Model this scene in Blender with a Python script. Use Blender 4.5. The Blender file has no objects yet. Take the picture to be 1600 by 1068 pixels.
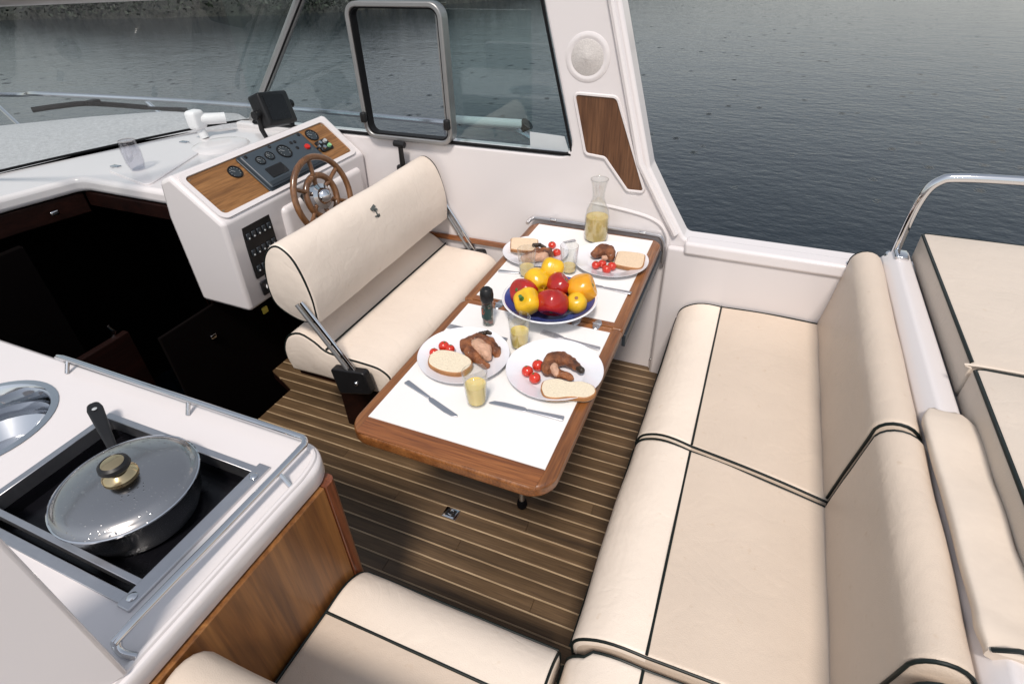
import bpy, bmesh, math, random
from mathutils import Vector, Matrix, noise

# ------------------------------------------------------------------ camera, sky, sun, exposure
sc = bpy.context.scene
COL = sc.collection
RW = ((0.92155222, 0.20817927, -0.32772381), (0.38726492, -0.55309619, 0.73763845), (-0.02770176, -0.80668829, -0.59032755))
H = 1.66
F = 867.79
cam = bpy.data.objects.new('camera', bpy.data.cameras.new('camera'))
COL.objects.link(cam)
cam.data.sensor_fit = 'HORIZONTAL'; cam.data.sensor_width = 36; cam.data.lens = F / 1600 * 36
cam.data.clip_start = 0.03; cam.data.clip_end = 3000
rt = Vector([r[0] for r in RW]); dn = Vector([r[1] for r in RW]); fw = Vector([r[2] for r in RW])
cam.matrix_world = Matrix(((rt.x, -dn.x, -fw.x, 0), (rt.y, -dn.y, -fw.y, 0), (rt.z, -dn.z, -fw.z, H), (0, 0, 0, 1)))
sc.camera = cam

sun_from = Vector((0.16, -0.59, 1.00)).normalized()          # towards the sun: behind the camera, high
elev = math.asin(sun_from.z)
world = bpy.data.worlds.new('World'); sc.world = world; world.use_nodes = True
wn, wl = world.node_tree.nodes, world.node_tree.links
bg = wn['Background']
sky = wn.new('ShaderNodeTexSky'); sky.sky_type = 'NISHITA'; sky.sun_disc = False
sky.sun_elevation = elev; sky.sun_rotation = math.atan2(sun_from.x, sun_from.y)
sky.air_density = 1.75; sky.dust_density = 0.8; sky.ozone_density = 1.5
hs = wn.new('ShaderNodeHueSaturation'); hs.inputs['Saturation'].default_value = 0.32
wl.new(sky.outputs[0], hs.inputs['Color']); tn = wn.new('ShaderNodeMix'); tn.data_type = 'RGBA'; tn.blend_type = 'MULTIPLY'; tn.inputs['Factor'].default_value = 1.0
tn.inputs[7].default_value = (0.965, 0.98, 1.02, 1)          # cool overcast grey
wl.new(hs.outputs[0], tn.inputs[6]); wl.new(tn.outputs[2], bg.inputs['Color'])
bg.inputs['Strength'].default_value = 0.108
sl = bpy.data.lights.new('sun', 'SUN'); sl.energy = 2.75; sl.angle = math.radians(10.0); sl.color = (1.0, 0.905, 0.82)
so = bpy.data.objects.new('sun', sl); COL.objects.link(so); so.location = (0.5, -3, 6)
so.rotation_euler = sun_from.to_track_quat('Z', 'Y').to_euler()
sc.view_settings.view_transform = 'Standard'; sc.view_settings.look = 'None'
sc.view_settings.exposure = 0.2; sc.view_settings.gamma = 1.0
sc.render.resolution_x = 1024; sc.render.resolution_y = 683

random.seed(7)

# ------------------------------------------------------------------ photo pixel -> point on a known plane
def ray(px, py):
    d = Vector((px - 800.0, py - 534.0, F))
    return Vector([Vector(r).dot(d) for r in RW])
def PZ(px, py, z): d = ray(px, py); return d * ((z - H) / d.z) + Vector((0, 0, H))
def PY(px, py, y): d = ray(px, py); return d * (y / d.y) + Vector((0, 0, H))
def PX(px, py, x): d = ray(px, py); return d * (x / d.x) + Vector((0, 0, H))

# ------------------------------------------------------------------ materials
MATS = {}
def _new(name):
    m = bpy.data.materials.new(name); m.use_nodes = True; MATS[name] = m
    nt = m.node_tree; b = nt.nodes['Principled BSDF']
    return m, nt.nodes, nt.links, b
def _coord(n, l, scale=(1, 1, 1), rot=(0, 0, 0)):
    tc = n.new('ShaderNodeTexCoord'); mp = n.new('ShaderNodeMapping')
    mp.inputs['Scale'].default_value = scale; mp.inputs['Rotation'].default_value = rot
    l.new(tc.outputs['Object'], mp.inputs['Vector']); return mp.outputs['Vector']
def _noise(n, l, vec, scale, detail=4, rough=0.6):
    t = n.new('ShaderNodeTexNoise'); t.inputs['Scale'].default_value = scale
    t.inputs['Detail'].default_value = detail; t.inputs['Roughness'].default_value = rough
    l.new(vec, t.inputs['Vector']); return t.outputs['Fac']
def _ramp(n, l, fac, stops):
    r = n.new('ShaderNodeValToRGB'); e = r.color_ramp.elements
    while len(e) < len(stops): e.new(0.5)
    for el, (p, c) in zip(e, stops): el.position = p; el.color = (*c, 1)
    l.new(fac, r.inputs['Fac']); return r.outputs['Color']
def _bump(n, l, b, h, dist, strength=1.0, prev=None):
    k = n.new('ShaderNodeBump'); k.inputs['Strength'].default_value = strength; k.inputs['Distance'].default_value = dist
    l.new(h, k.inputs['Height'])
    if prev: l.new(prev, k.inputs['Normal'])
    l.new(k.outputs['Normal'], b.inputs['Normal']); return k.outputs['Normal']
def mul(c, k): return tuple(min(1, x * k) for x in c)
def plain(name, col, rough=0.45, metal=0.0, var=0.08, vscale=6.0, bump=0.0, bscale=150.0, coat=0.0, spec=0.5, rvar=0.1, sss=0.0, trans=0.0):
    m, n, l, b = _new(name)
    v = _coord(n, l)
    f = _noise(n, l, v, vscale)
    l.new(_ramp(n, l, f, [(0.25, mul(col, 1 - var)), (0.75, mul(col, 1 + var))]), b.inputs['Base Color'])
    b.inputs['Metallic'].default_value = metal
    b.inputs['Specular IOR Level'].default_value = spec
    b.inputs['Coat Weight'].default_value = coat; b.inputs['Coat Roughness'].default_value = 0.08
    mr = n.new('ShaderNodeMapRange'); mr.inputs['To Min'].default_value = max(0.02, rough - rvar); mr.inputs['To Max'].default_value = rough + rvar
    l.new(_noise(n, l, v, vscale * 3.1, 5), mr.inputs['Value']); l.new(mr.outputs[0], b.inputs['Roughness'])
    if bump: _bump(n, l, b, _noise(n, l, v, bscale, 3), bump)
    if sss:
        b.inputs['Subsurface Weight'].default_value = sss; b.inputs['Subsurface Radius'].default_value = (0.01, 0.006, 0.003)
    return m
def wood(name, dark, mid, light, along='X', scale=1.0, rough=0.4, coat=0.0, vary=False, bump=0.0004, warp=0.0):
    m, n, l, b = _new(name)
    st = {'X': (1.2, 26, 26), 'Y': (26, 1.2, 26), 'Z': (26, 26, 1.2)}[along]
    v = _coord(n, l, tuple(s * scale for s in st))
    if vary:                                                   # every piece is cut from another place in the log
        oi = n.new('ShaderNodeObjectInfo'); mm = n.new('ShaderNodeVectorMath'); mm.operation = 'SCALE'
        cb = n.new('ShaderNodeCombineXYZ')
        for k in range(3): l.new(oi.outputs['Random'], cb.inputs[k])
        l.new(cb.outputs[0], mm.inputs[0]); mm.inputs['Scale'].default_value = 87.0
        ad = n.new('ShaderNodeVectorMath'); ad.operation = 'ADD'
        l.new(v, ad.inputs[0]); l.new(mm.outputs[0], ad.inputs[1]); v = ad.outputs[0]
    f1 = _noise(n, l, v, 1.0, 6, 0.65)
    if warp: f1.node.inputs['Distortion'].default_value = warp
    col = _ramp(n, l, f1, [(0.28, dark), (0.5, mid), (0.72, light)])
    v2 = _coord(n, l, tuple(s * scale * 5 for s in st))
    f2 = _noise(n, l, v2, 1.6, 3, 0.6)
    mx = n.new('ShaderNodeMix'); mx.data_type = 'RGBA'; mx.blend_type = 'MULTIPLY'; mx.inputs['Factor'].default_value = 0.55
    l.new(col, mx.inputs[6]); l.new(_ramp(n, l, f2, [(0.35, (0.45, 0.42, 0.4)), (0.6, (1, 1, 1))]), mx.inputs[7])
    out = mx.outputs[2]
    if vary:
        hv = n.new('ShaderNodeHueSaturation'); mr = n.new('ShaderNodeMapRange')
        mr.inputs['To Min'].default_value = 0.8; mr.inputs['To Max'].default_value = 1.15
        l.new(oi.outputs['Random'], mr.inputs['Value']); l.new(mr.outputs[0], hv.inputs['Value']); l.new(out, hv.inputs['Color']); out = hv.outputs[0]
    l.new(out, b.inputs['Base Color'])
    b.inputs['Roughness'].default_value = rough; b.inputs['Coat Weight'].default_value = coat; b.inputs['Coat Roughness'].default_value = 0.12
    _bump(n, l, b, f2, bump)
    return m
def thin_glass(name, tint=(0.95, 0.97, 0.97), rough=0.0, refl=1.0, drops=False):
    m = bpy.data.materials.new(name); m.use_nodes = True; MATS[name] = m
    n, l = m.node_tree.nodes, m.node_tree.links; n.clear()
    o = n.new('ShaderNodeOutputMaterial'); t = n.new('ShaderNodeBsdfTransparent'); g = n.new('ShaderNodeBsdfGlossy')
    t.inputs['Color'].default_value = (*tint, 1); g.inputs['Roughness'].default_value = rough
    lw = n.new('ShaderNodeLayerWeight'); lw.inputs['Blend'].default_value = 0.5
    pw = n.new('ShaderNodeMath'); pw.operation = 'POWER'; pw.inputs[1].default_value = 5.0; l.new(lw.outputs['Facing'], pw.inputs[0])
    k = n.new('ShaderNodeMath'); k.operation = 'MULTIPLY_ADD'; k.inputs[1].default_value = 0.9; k.inputs[2].default_value = 0.04 * refl; k.use_clamp = True
    l.new(pw.outputs[0], k.inputs[0])
    mx = n.new('ShaderNodeMixShader'); l.new(k.outputs[0], mx.inputs[0]); l.new(t.outputs[0], mx.inputs[1]); l.new(g.outputs[0], mx.inputs[2])
    l.new(mx.outputs[0], o.inputs['Surface'])
    return m
def leather(name, col):
    m, n, l, b = _new(name)
    v = _coord(n, l)
    f = _noise(n, l, v, 3.0, 4)
    base = _ramp(n, l, f, [(0.3, mul(col, 0.955)), (0.7, mul(col, 1.035))])
    sp = _noise(n, l, v, 34.0, 2)                               # a few faint scuffs
    mx = n.new('ShaderNodeMix'); mx.data_type = 'RGBA'; mx.blend_type = 'MULTIPLY'; mx.inputs['Factor'].default_value = 1.0
    l.new(base, mx.inputs[6]); l.new(_ramp(n, l, sp, [(0.22, (0.93, 0.9, 0.86)), (0.32, (1, 1, 1))]), mx.inputs[7])
    l.new(mx.outputs[2], b.inputs['Base Color'])
    b.inputs['Roughness'].default_value = 0.42; b.inputs['Specular IOR Level'].default_value = 0.45
    vo = n.new('ShaderNodeTexVoronoi'); vo.inputs['Scale'].default_value = 420; l.new(v, vo.inputs['Vector'])
    n1 = _bump(n, l, b, vo.outputs['Distance'], 0.0006, 0.5)
    n2 = _bump(n, l, b, _noise(n, l, v, 9.0, 3), 0.007, 0.5, n1)
    cr = n.new('ShaderNodeTexNoise'); cr.inputs['Scale'].default_value = 5.5; cr.inputs['Detail'].default_value = 2; cr.inputs['Distortion'].default_value = 1.8   # a few soft creases
    l.new(v, cr.inputs['Vector'])
    sb_ = n.new('ShaderNodeMath'); sb_.operation = 'SUBTRACT'; sb_.inputs[1].default_value = 0.5; l.new(cr.outputs['Fac'], sb_.inputs[0])
    ab = n.new('ShaderNodeMath'); ab.operation = 'ABSOLUTE'; l.new(sb_.outputs[0], ab.inputs[0])
    mr = n.new('ShaderNodeMapRange'); mr.inputs['From Max'].default_value = 0.10; mr.interpolation_type = 'SMOOTHSTEP'; l.new(ab.outputs[0], mr.inputs['Value'])
    _bump(n, l, b, mr.outputs[0], 0.0006, 0.5, n2)
    return m

GEL = plain('gelcoat_white', (0.70, 0.665, 0.665), 0.17, var=0.012, vscale=1.3, coat=0.35, rvar=0.03)
GELG = plain('gelcoat_nonskid', (0.40, 0.41, 0.42), 0.45, var=0.22, vscale=60, bump=0.002, bscale=160)
CREAM = leather('cream_vinyl', (0.76, 0.665, 0.575))
ROLLV = leather('pale_cream_vinyl', (0.80, 0.705, 0.605))
TANV = leather('tan_cream_vinyl', (0.62, 0.520, 0.425))
CREAM2 = leather('sunpad_vinyl', (0.60, 0.52, 0.44))
CANVAS = plain('cream_canvas', (0.66, 0.57, 0.48), 0.6, var=0.05, vscale=8, bump=0.003, bscale=12)
PIPE = plain('dark_green_piping', (0.006, 0.011, 0.010), 0.4, var=0.2, spec=0.3)
CRPIPE = plain('cream_piping', (0.62, 0.50, 0.36), 0.5)
TEAK = wood('teak_plank', (0.048, 0.029, 0.014), (0.108, 0.066, 0.032), (0.155, 0.098, 0.052), 'X', 1.0, 0.5, vary=True)
HOLLY = wood('pale_inlay', (0.33, 0.235, 0.14), (0.45, 0.33, 0.20), (0.55, 0.42, 0.27), 'X', 1.0, 0.5)
TEAKP = wood('teak_veneer', (0.12, 0.050, 0.015), (0.26, 0.120, 0.038), (0.36, 0.18, 0.065), 'Y', 1.0, 0.42)
TEAKV = wood('pillar_veneer', (0.075, 0.030, 0.013), (0.13, 0.058, 0.026), (0.17, 0.08, 0.038), 'Z', 0.8, 0.45)
TABW = wood('table_hardwood_y', (0.11, 0.036, 0.010), (0.22, 0.080, 0.022), (0.33, 0.135, 0.042), 'Y', 0.9, 0.35, coat=0.35)
TABX = wood('table_hardwood_x', (0.13, 0.038, 0.010), (0.25, 0.084, 0.022), (0.36, 0.140, 0.042), 'X', 0.9, 0.3, coat=0.5)
MAHOG = wood('galley_veneer', (0.10, 0.034, 0.009), (0.24, 0.096, 0.024), (0.36, 0.160, 0.045), 'Z', 0.42, 0.45, coat=0.08, warp=1.6)
MAHR = wood('galley_corner_post', (0.10, 0.028, 0.012), (0.21, 0.062, 0.024), (0.30, 0.10, 0.04), 'Z', 0.8, 0.3, coat=0.5)
DARKW = wood('shaded_dark_mahogany', (0.006, 0.0018, 0.0012), (0.012, 0.0032, 0.002), (0.020, 0.0052, 0.003), 'Y', 0.7, 0.6, coat=0.0)  # dark mahogany, taken nearly black: companionway shade is in the colour
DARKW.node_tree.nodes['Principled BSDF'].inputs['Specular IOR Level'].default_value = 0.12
BLACKV = plain('black_shade_lining', (0.0035, 0.0025, 0.0025), 0.8, spec=0.03)  # cabin shade put into a near-black colour; also lines the hob slot
LAM = plain('white_laminate', (0.79, 0.775, 0.76), 0.35, var=0.01)
CHINA = plain('white_china', (0.80, 0.80, 0.84), 0.12, var=0.01, rvar=0.03, coat=0.5)
BLUE = plain('blue_glaze', (0.055, 0.08, 0.30), 0.15, var=0.15, vscale=20, coat=0.5, rvar=0.03)
STEEL = plain('stainless', (0.62, 0.63, 0.65), 0.2, 1.0, var=0.04, rvar=0.06)
STEELM = plain('mirror_steel', (0.66, 0.67, 0.69), 0.07, 1.0, var=0.03, rvar=0.03)
ALU = plain('brushed_aluminium', (0.55, 0.55, 0.57), 0.38, 1.0, var=0.05, vscale=30)
ALUF = plain('anodised_frame', (0.33, 0.33, 0.33), 0.4, 0.7, var=0.05)
CUTL = plain('cutlery_steel', (0.62, 0.62, 0.65), 0.36, 1.0, var=0.05)
BRASS = plain('brass', (0.62, 0.48, 0.28), 0.15, 1.0, var=0.1, rvar=0.05)
BLK = plain('black_plastic', (0.010, 0.010, 0.011), 0.4, var=0.2, spec=0.35)
RUB = plain('black_rubber', (0.005, 0.005, 0.006), 0.6, spec=0.2)
HOB = plain('black_enamel', (0.006, 0.006, 0.008), 0.25, spec=0.3)
PANELG = plain('blue_grey_panel', (0.045, 0.06, 0.075), 0.4, var=0.08)
PANELD = plain('dark_grey_panel', (0.022, 0.03, 0.038), 0.4, var=0.1)
DIAL = plain('dial_face', (0.028, 0.036, 0.042), 0.3)
MARK = plain('dial_marks', (0.42, 0.44, 0.45), 0.4)
REDB = plain('red_button', (0.55, 0.02, 0.012), 0.35)
GREENB = plain('green_light', (0.25, 0.55, 0.28), 0.3)
YEL = plain('yellow_tag', (0.62, 0.5, 0.08), 0.5)
WHEELW = wood('wheel_teak', (0.09, 0.036, 0.012), (0.17, 0.075, 0.027), (0.25, 0.12, 0.048), 'Z', 0.8, 0.3, coat=0.5)
GRILLE = plain('speaker_grille', (0.56, 0.53, 0.51), 0.6, var=0.15, vscale=250, bump=0.002, bscale=260)
WGLASS = thin_glass('window_glass', (0.88, 0.92, 0.92), 0.0, 0.75)
CGLASS = thin_glass('clear_glass', (0.97, 0.975, 0.97), 0.02, 2.0)
PLEXI = thin_glass('clear_plastic', (0.93, 0.93, 0.95), 0.05, 2.0)
JUICE = plain('orange_juice', (0.72, 0.55, 0.16), 0.25, var=0.05, vscale=30, sss=0.3)
JUICE2 = plain('pale_juice', (0.66, 0.50, 0.19), 0.3, var=0.12, vscale=40, sss=0.2)
CRUMB = plain('bread_crumb', (0.80, 0.70, 0.53), 0.8, var=0.07, vscale=160, bump=0.004, bscale=260)
CRUMB2 = plain('toast_crumb', (0.74, 0.57, 0.40), 0.8, var=0.09, vscale=120, bump=0.004, bscale=240)
CRUST = plain('bread_crust', (0.34, 0.15, 0.05), 0.6, var=0.3, vscale=40, bump=0.002, bscale=100)
TOM = plain('tomato_skin', (0.56, 0.030, 0.012), 0.15, var=0.15, vscale=40, coat=0.5, rvar=0.04)
PEPY = plain('yellow_pepper_skin', (0.72, 0.42, 0.012), 0.24, var=0.18, vscale=22, coat=0.25, rvar=0.08, bump=0.0012, bscale=70)
PEPO = plain('orange_pepper_skin', (0.74, 0.33, 0.012), 0.24, var=0.22, vscale=18, coat=0.25, rvar=0.08, bump=0.0012, bscale=70)
PEPR = plain('red_pepper_skin', (0.36, 0.014, 0.010), 0.22, var=0.25, vscale=22, coat=0.25, rvar=0.08, bump=0.0012, bscale=70)
STEM = plain('green_stem', (0.035, 0.14, 0.03), 0.5, var=0.2, vscale=50)
PAPER = plain('pale_card', (0.52, 0.56, 0.58), 0.6)
WHITEP = plain('white_plastic', (0.75, 0.75, 0.76), 0.4)
DIMPL = plain('faint_line', (0.35, 0.34, 0.34), 0.6)

def roast():
    m, n, l, b = _new('roast_chicken')
    v = _coord(n, l)
    f = _noise(n, l, v, 28, 5)
    l.new(_ramp(n, l, f, [(0.3, (0.045, 0.014, 0.006)), (0.45, (0.16, 0.05, 0.016)), (0.6, (0.30, 0.105, 0.035)), (0.75, (0.40, 0.17, 0.065))]), b.inputs['Base Color'])
    b.inputs['Roughness'].default_value = 0.42; b.inputs['Coat Weight'].default_value = 0.15
    _bump(n, l, b, _noise(n, l, v, 130, 5, 0.7), 0.006)
    return m
ROAST = roast()
MEAT = plain('pale_chicken_meat', (0.52, 0.31, 0.21), 0.5, var=0.15, vscale=60, bump=0.003, bscale=120, sss=0.2)
BONE = plain('charred_bone', (0.03, 0.018, 0.01), 0.5, var=0.4, vscale=40)

def lid_metal():
    m, n, l, b = _new('wet_lid_steel')
    v = _coord(n, l)
    b.inputs['Base Color'].default_value = (0.42, 0.41, 0.405, 1); b.inputs['Metallic'].default_value = 1.0
    b.inputs['Roughness'].default_value = 0.17
    vo = n.new('ShaderNodeTexVoronoi'); vo.inputs['Scale'].default_value = 150; l.new(v, vo.inputs['Vector'])
    mr = n.new('ShaderNodeMapRange'); mr.inputs['From Min'].default_value = 0.0; mr.inputs['From Max'].default_value = 0.34
    mr.inputs['To Min'].default_value = 1.0; mr.inputs['To Max'].default_value = 0.0; l.new(vo.outputs['Distance'], mr.inputs['Value'])
    gate = n.new('ShaderNodeMath'); gate.operation = 'GREATER_THAN'; gate.inputs[1].default_value = 0.62
    l.new(vo.outputs['Color'], gate.inputs[0])
    mu = n.new('ShaderNodeMath'); mu.operation = 'MULTIPLY'; l.new(mr.outputs[0], mu.inputs[0]); l.new(gate.outputs[0], mu.inputs[1])
    _bump(n, l, b, mu.outputs[0], 0.0006)
    return m
LIDM = lid_metal()

def water_mat():
    m, n, l, b = _new('lake_water')
    v = _coord(n, l)
    b.inputs['Base Color'].default_value = (0.006, 0.012, 0.018, 1); b.inputs['IOR'].default_value = 1.333
    b.inputs['Roughness'].default_value = 0.06
    v2 = _coord(n, l, (1, 1.6, 1), (0, 0, 0.3))
    n1 = _bump(n, l, b, _noise(n, l, v2, 0.9, 3, 0.55), 0.012, 1.0)
    n2 = _bump(n, l, b, _noise(n, l, v2, 6.0, 4, 0.6), 0.009, 1.0, n1)
    vo = n.new('ShaderNodeTexVoronoi'); vo.inputs['Scale'].default_value = 3.2; l.new(v, vo.inputs['Vector'])   # rain rings
    sn = n.new('ShaderNodeMath'); sn.operation = 'MULTIPLY'; sn.inputs[1].default_value = 70.0; l.new(vo.outputs['Distance'], sn.inputs[0])
    si = n.new('ShaderNodeMath'); si.operation = 'SINE'; l.new(sn.outputs[0], si.inputs[0])
    mr = n.new('ShaderNodeMapRange'); mr.inputs['From Max'].default_value = 0.24; mr.inputs['To Min'].default_value = 1.0; mr.inputs['To Max'].default_value = 0.0
    l.new(vo.outputs['Distance'], mr.inputs['Value'])
    gate = n.new('ShaderNodeMath'); gate.operation = 'GREATER_THAN'; gate.inputs[1].default_value = 0.6; l.new(vo.outputs['Color'], gate.inputs[0])
    m1 = n.new('ShaderNodeMath'); m1.operation = 'MULTIPLY'; l.new(si.outputs[0], m1.inputs[0]); l.new(mr.outputs[0], m1.inputs[1])
    m2 = n.new('ShaderNodeMath'); m2.operation = 'MULTIPLY'; l.new(m1.outputs[0], m2.inputs[0]); l.new(gate.outputs[0], m2.inputs[1])
    _bump(n, l, b, m2.outputs[0], 0.0035, 1.0, n2)
    return m
WATER = water_mat()
ROCK = plain('shore_rock', (0.016, 0.018, 0.014), 0.8, var=0.8, vscale=3.0, bump=0.1, bscale=6)
LEAF = plain('shore_leaf', (0.012, 0.020, 0.009), 0.6, var=0.5, vscale=2.0)

# ------------------------------------------------------------------ mesh building
class MB:
    def __init__(s): s.v = []; s.f = []
    def add(s, vs, fs):
        o = len(s.v); s.v += [Vector(p) for p in vs]; s.f += [tuple(i + o for i in f) for f in fs]; return s
    def box(s, x0, x1, y0, y1, z0, z1):
        vs = [(x, y, z) for x in (x0, x1) for y in (y0, y1) for z in (z0, z1)]
        return s.add(vs, [(0, 1, 3, 2), (4, 6, 7, 5), (0, 4, 5, 1), (2, 3, 7, 6), (0, 2, 6, 4), (1, 5, 7, 3)])
    def prism(s, poly, w0, w1, axis='z'):
        n = len(poly)
        def mp(p, w):
            return {'z': (p[0], p[1], w), 'y': (p[0], w, p[1]), 'x': (w, p[0], p[1])}[axis]
        vs = [mp(p, w0) for p in poly] + [mp(p, w1) for p in poly]
        fs = [tuple(range(n)), tuple(range(2 * n - 1, n - 1, -1))] + [(i, (i + n), (i + 1) % n + n, (i + 1) % n) for i in range(n)]
        return s.add(vs, fs)
    def tube(s, path, r, seg=10, closed=False):
        P = [Vector(p) for p in path]; n = len(P)
        rr = r if isinstance(r, (list, tuple)) else [r] * n
        T = []
        for i in range(n):
            a = P[(i - 1) % n] if (closed or i > 0) else P[i]; b = P[(i + 1) % n] if (closed or i < n - 1) else P[i]
            T.append((b - a).normalized())
        up = Vector((0, 0, 1)) if abs(T[0].z) < 0.9 else Vector((1, 0, 0))
        nrm = (up - T[0] * up.dot(T[0])).normalized()
        vs = []
        for i in range(n):
            nrm = nrm - T[i] * nrm.dot(T[i]); nrm.normalize(); bn = T[i].cross(nrm)
            for k in range(seg):
                a = 2 * math.pi * k / seg
                vs.append(P[i] + (nrm * math.cos(a) + bn * math.sin(a)) * rr[i])
        fs = []
        for i in range(n if closed else n - 1):
            j = (i + 1) % n
            for k in range(seg):
                k2 = (k + 1) % seg
                fs.append((i * seg + k, i * seg + k2, j * seg + k2, j * seg + k))
        if not closed:
            fs.append(tuple(range(seg - 1, -1, -1))); fs.append(tuple((n - 1) * seg + k for k in range(seg)))
        return s.add(vs, fs)
    def lathe(s, prof, seg=32, c=(0, 0, 0), M=None):
        vs = []; n = len(prof)
        for r, z in prof:
            for k in range(seg):
                a = 2 * math.pi * k / seg
                p = Vector((max(r, 1e-5) * math.cos(a), max(r, 1e-5) * math.sin(a), z))
                if M: p = M @ p
                vs.append(p + Vector(c))
        fs = [(i * seg + k, i * seg + (k + 1) % seg, (i + 1) * seg + (k + 1) % seg, (i + 1) * seg + k) for i in range(n - 1) for k in range(seg)]
        return s.add(vs, fs)
    def ball(s, c, r, seg=14, M=None):
        r = r if isinstance(r, (list, tuple)) else (r, r, r)
        n = seg; vs = []; fs = []
        for i in range(n + 1):
            t = math.pi * i / n
            for k in range(n * 2):
                a = math.pi * k / n
                p = Vector((r[0] * math.sin(t) * math.cos(a), r[1] * math.sin(t) * math.sin(a), r[2] * math.cos(t)))
                if M: p = M @ p
                vs.append(p + Vector(c))
        w = n * 2
        for i in range(n):
            for k in range(w): fs.append((i * w + k, (i + 1) * w + k, (i + 1) * w + (k + 1) % w, i * w + (k + 1) % w))
        return s.add(vs, fs)
    def rbox(s, c, hx, hy, hz, r, n=4, fn=None, div=6):
        def axis(h):
            inner = h - r
            a = [-h * 1.0] + [-inner - r * math.cos(math.pi / 2 * i / n) * 0.999 for i in range(1, n)]
            mid = [-inner + 2 * inner * i / div for i in range(div + 1)]
            return a + mid + [-x for x in reversed(a)]
        X, Y, Z = axis(hx), axis(hy), axis(hz)
        hv = Vector((hx, hy, hz)); idx = {}
        def vert(p):
            key = (round(p[0], 6), round(p[1], 6), round(p[2], 6))
            if key in idx: return idx[key]
            q = Vector([max(-(h - r), min(h - r, x)) for x, h in zip(p, hv)])
            d = Vector(p) - q
            if d.length > 1e-9: d = d.normalized() * r
            w = q + d
            if fn: w = fn(w)
            s.v.append(w + Vector(c)); idx[key] = len(s.v) - 1; return idx[key]
        for a, b, c3, mk in ((X, Y, hz, lambda u, v, w: (u, v, w)), (Y, Z, hx, lambda u, v, w: (w, u, v)), (Z, X, hy, lambda u, v, w: (v, w, u))):
            for sg in (-1, 1):
                for i in range(len(a) - 1):
                    for j in range(len(b) - 1):
                        q = [vert(mk(a[i], b[j], sg * c3)), vert(mk(a[i + 1], b[j], sg * c3)), vert(mk(a[i + 1], b[j + 1], sg * c3)), vert(mk(a[i], b[j + 1], sg * c3))]
                        if sg < 0: q.reverse()
                        q2 = list(dict.fromkeys(q))
                        if len(q2) >= 3: s.f.append(tuple(q2))
        return s
    def xf(s, M):
        s.v = [M @ p for p in s.v]; return s

def link(o, parent=None):
    COL.objects.link(o)
    if parent: o.parent = parent
    return o
def worldloc(o):
    p = Vector((0, 0, 0))
    while o is not None: p += o.location; o = o.parent
    return p
def build(name, mb, mat, parent=None, local=False, bevel=0.0, seg=2, smooth=40, recalc=True):
    """one mesh object; unless local, the vertices are given in world coordinates"""
    off = Vector((0, 0, 0)) if (local or parent is None) else worldloc(parent)
    me = bpy.data.meshes.new(name)
    me.from_pydata([tuple(p - off) for p in mb.v], [], mb.f)
    if recalc:
        bm = bmesh.new(); bm.from_mesh(me)
        bmesh.ops.remove_doubles(bm, verts=bm.verts, dist=1e-6)
        bmesh.ops.recalc_face_normals(bm, faces=bm.faces); bm.to_mesh(me); bm.free()
    me.materials.append(mat)
    if smooth:
        me.shade_smooth(); me.set_sharp_from_angle(angle=math.radians(smooth))
    o = bpy.data.objects.new(name, me); link(o, parent)
    if bevel:
        bv = o.modifiers.new('bevel', 'BEVEL'); bv.width = bevel; bv.segments = seg; bv.limit_method = 'ANGLE'; bv.angle_limit = math.radians(35); bv.harden_normals = False
    return o
def tag(o, label, cat, group=None):
    o['label'] = label; o['category'] = cat
    if group: o['group'] = group
    return o
def thing(name, label, cat, loc=(0, 0, 0), rotz=0.0, group=None):
    o = bpy.data.objects.new(name, None); COL.objects.link(o); o.empty_display_size = 0.05
    o.location = loc; o.rotation_euler = (0, 0, rotz)
    return tag(o, label, cat, group)
def struct(o): o['kind'] = 'structure'; return o
def dup(root, loc, rotz=0.0, label=None, scale=None):
    r = root.copy(); COL.objects.link(r); r.location = loc; r.rotation_euler = (0, 0, rotz)
    if label: r['label'] = label
    if scale: r.scale = (scale,) * 3
    for ch in list(root.children):
        c = ch.copy(); COL.objects.link(c); c.parent = r
        for g in ch.children:
            d = g.copy(); COL.objects.link(d); d.parent = c
    return r
def rounded(poly, radii, n=5):
    out = []; m = len(poly)
    for i in range(m):
        p, a, b = Vector(poly[i]), Vector(poly[i - 1]), Vector(poly[(i + 1) % m])
        r = radii[i] if isinstance(radii, (list, tuple)) else radii
        if r <= 0: out.append(tuple(p)); continue
        u = (a - p).normalized(); w = (b - p).normalized()
        half = math.acos(max(-1, min(1, u.dot(w)))) / 2
        d = min(r / math.tan(half), (a - p).length * 0.49, (b - p).length * 0.49); r = d * math.tan(half)
        c = p + (u + w).normalized() * (r / math.sin(half))
        p0 = p + u * d; p1 = p + w * d
        a0 = math.atan2(p0.y - c.y, p0.x - c.x); a1 = math.atan2(p1.y - c.y, p1.x - c.x)
        da = (a1 - a0 + math.pi) % (2 * math.pi) - math.pi
        for k in range(n + 1):
            t = a0 + da * k / n; out.append((c.x + r * math.cos(t), c.y + r * math.sin(t)))
    return out
def smoothpath(pts, n=6):
    P = [Vector(p) for p in pts]; out = []
    for i in range(len(P) - 1):
        p0 = P[max(i - 1, 0)]; p1 = P[i]; p2 = P[i + 1]; p3 = P[min(i + 2, len(P) - 1)]
        for k in range(n):
            t = k / n
            out.append(0.5 * ((2 * p1) + (p2 - p0) * t + (2 * p0 - 5 * p1 + 4 * p2 - p3) * t * t + (3 * p1 - p0 - 3 * p2 + p3) * t ** 3))
    out.append(P[-1]); return out
def dense(poly, step=0.012):
    out = []
    for i in range(len(poly)):
        a = Vector(poly[i]); b = Vector(poly[(i + 1) % len(poly)]); k = max(1, int((b - a).length / step))
        out += [tuple(a.lerp(b, j / k)) for j in range(k)]
    return out
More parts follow.
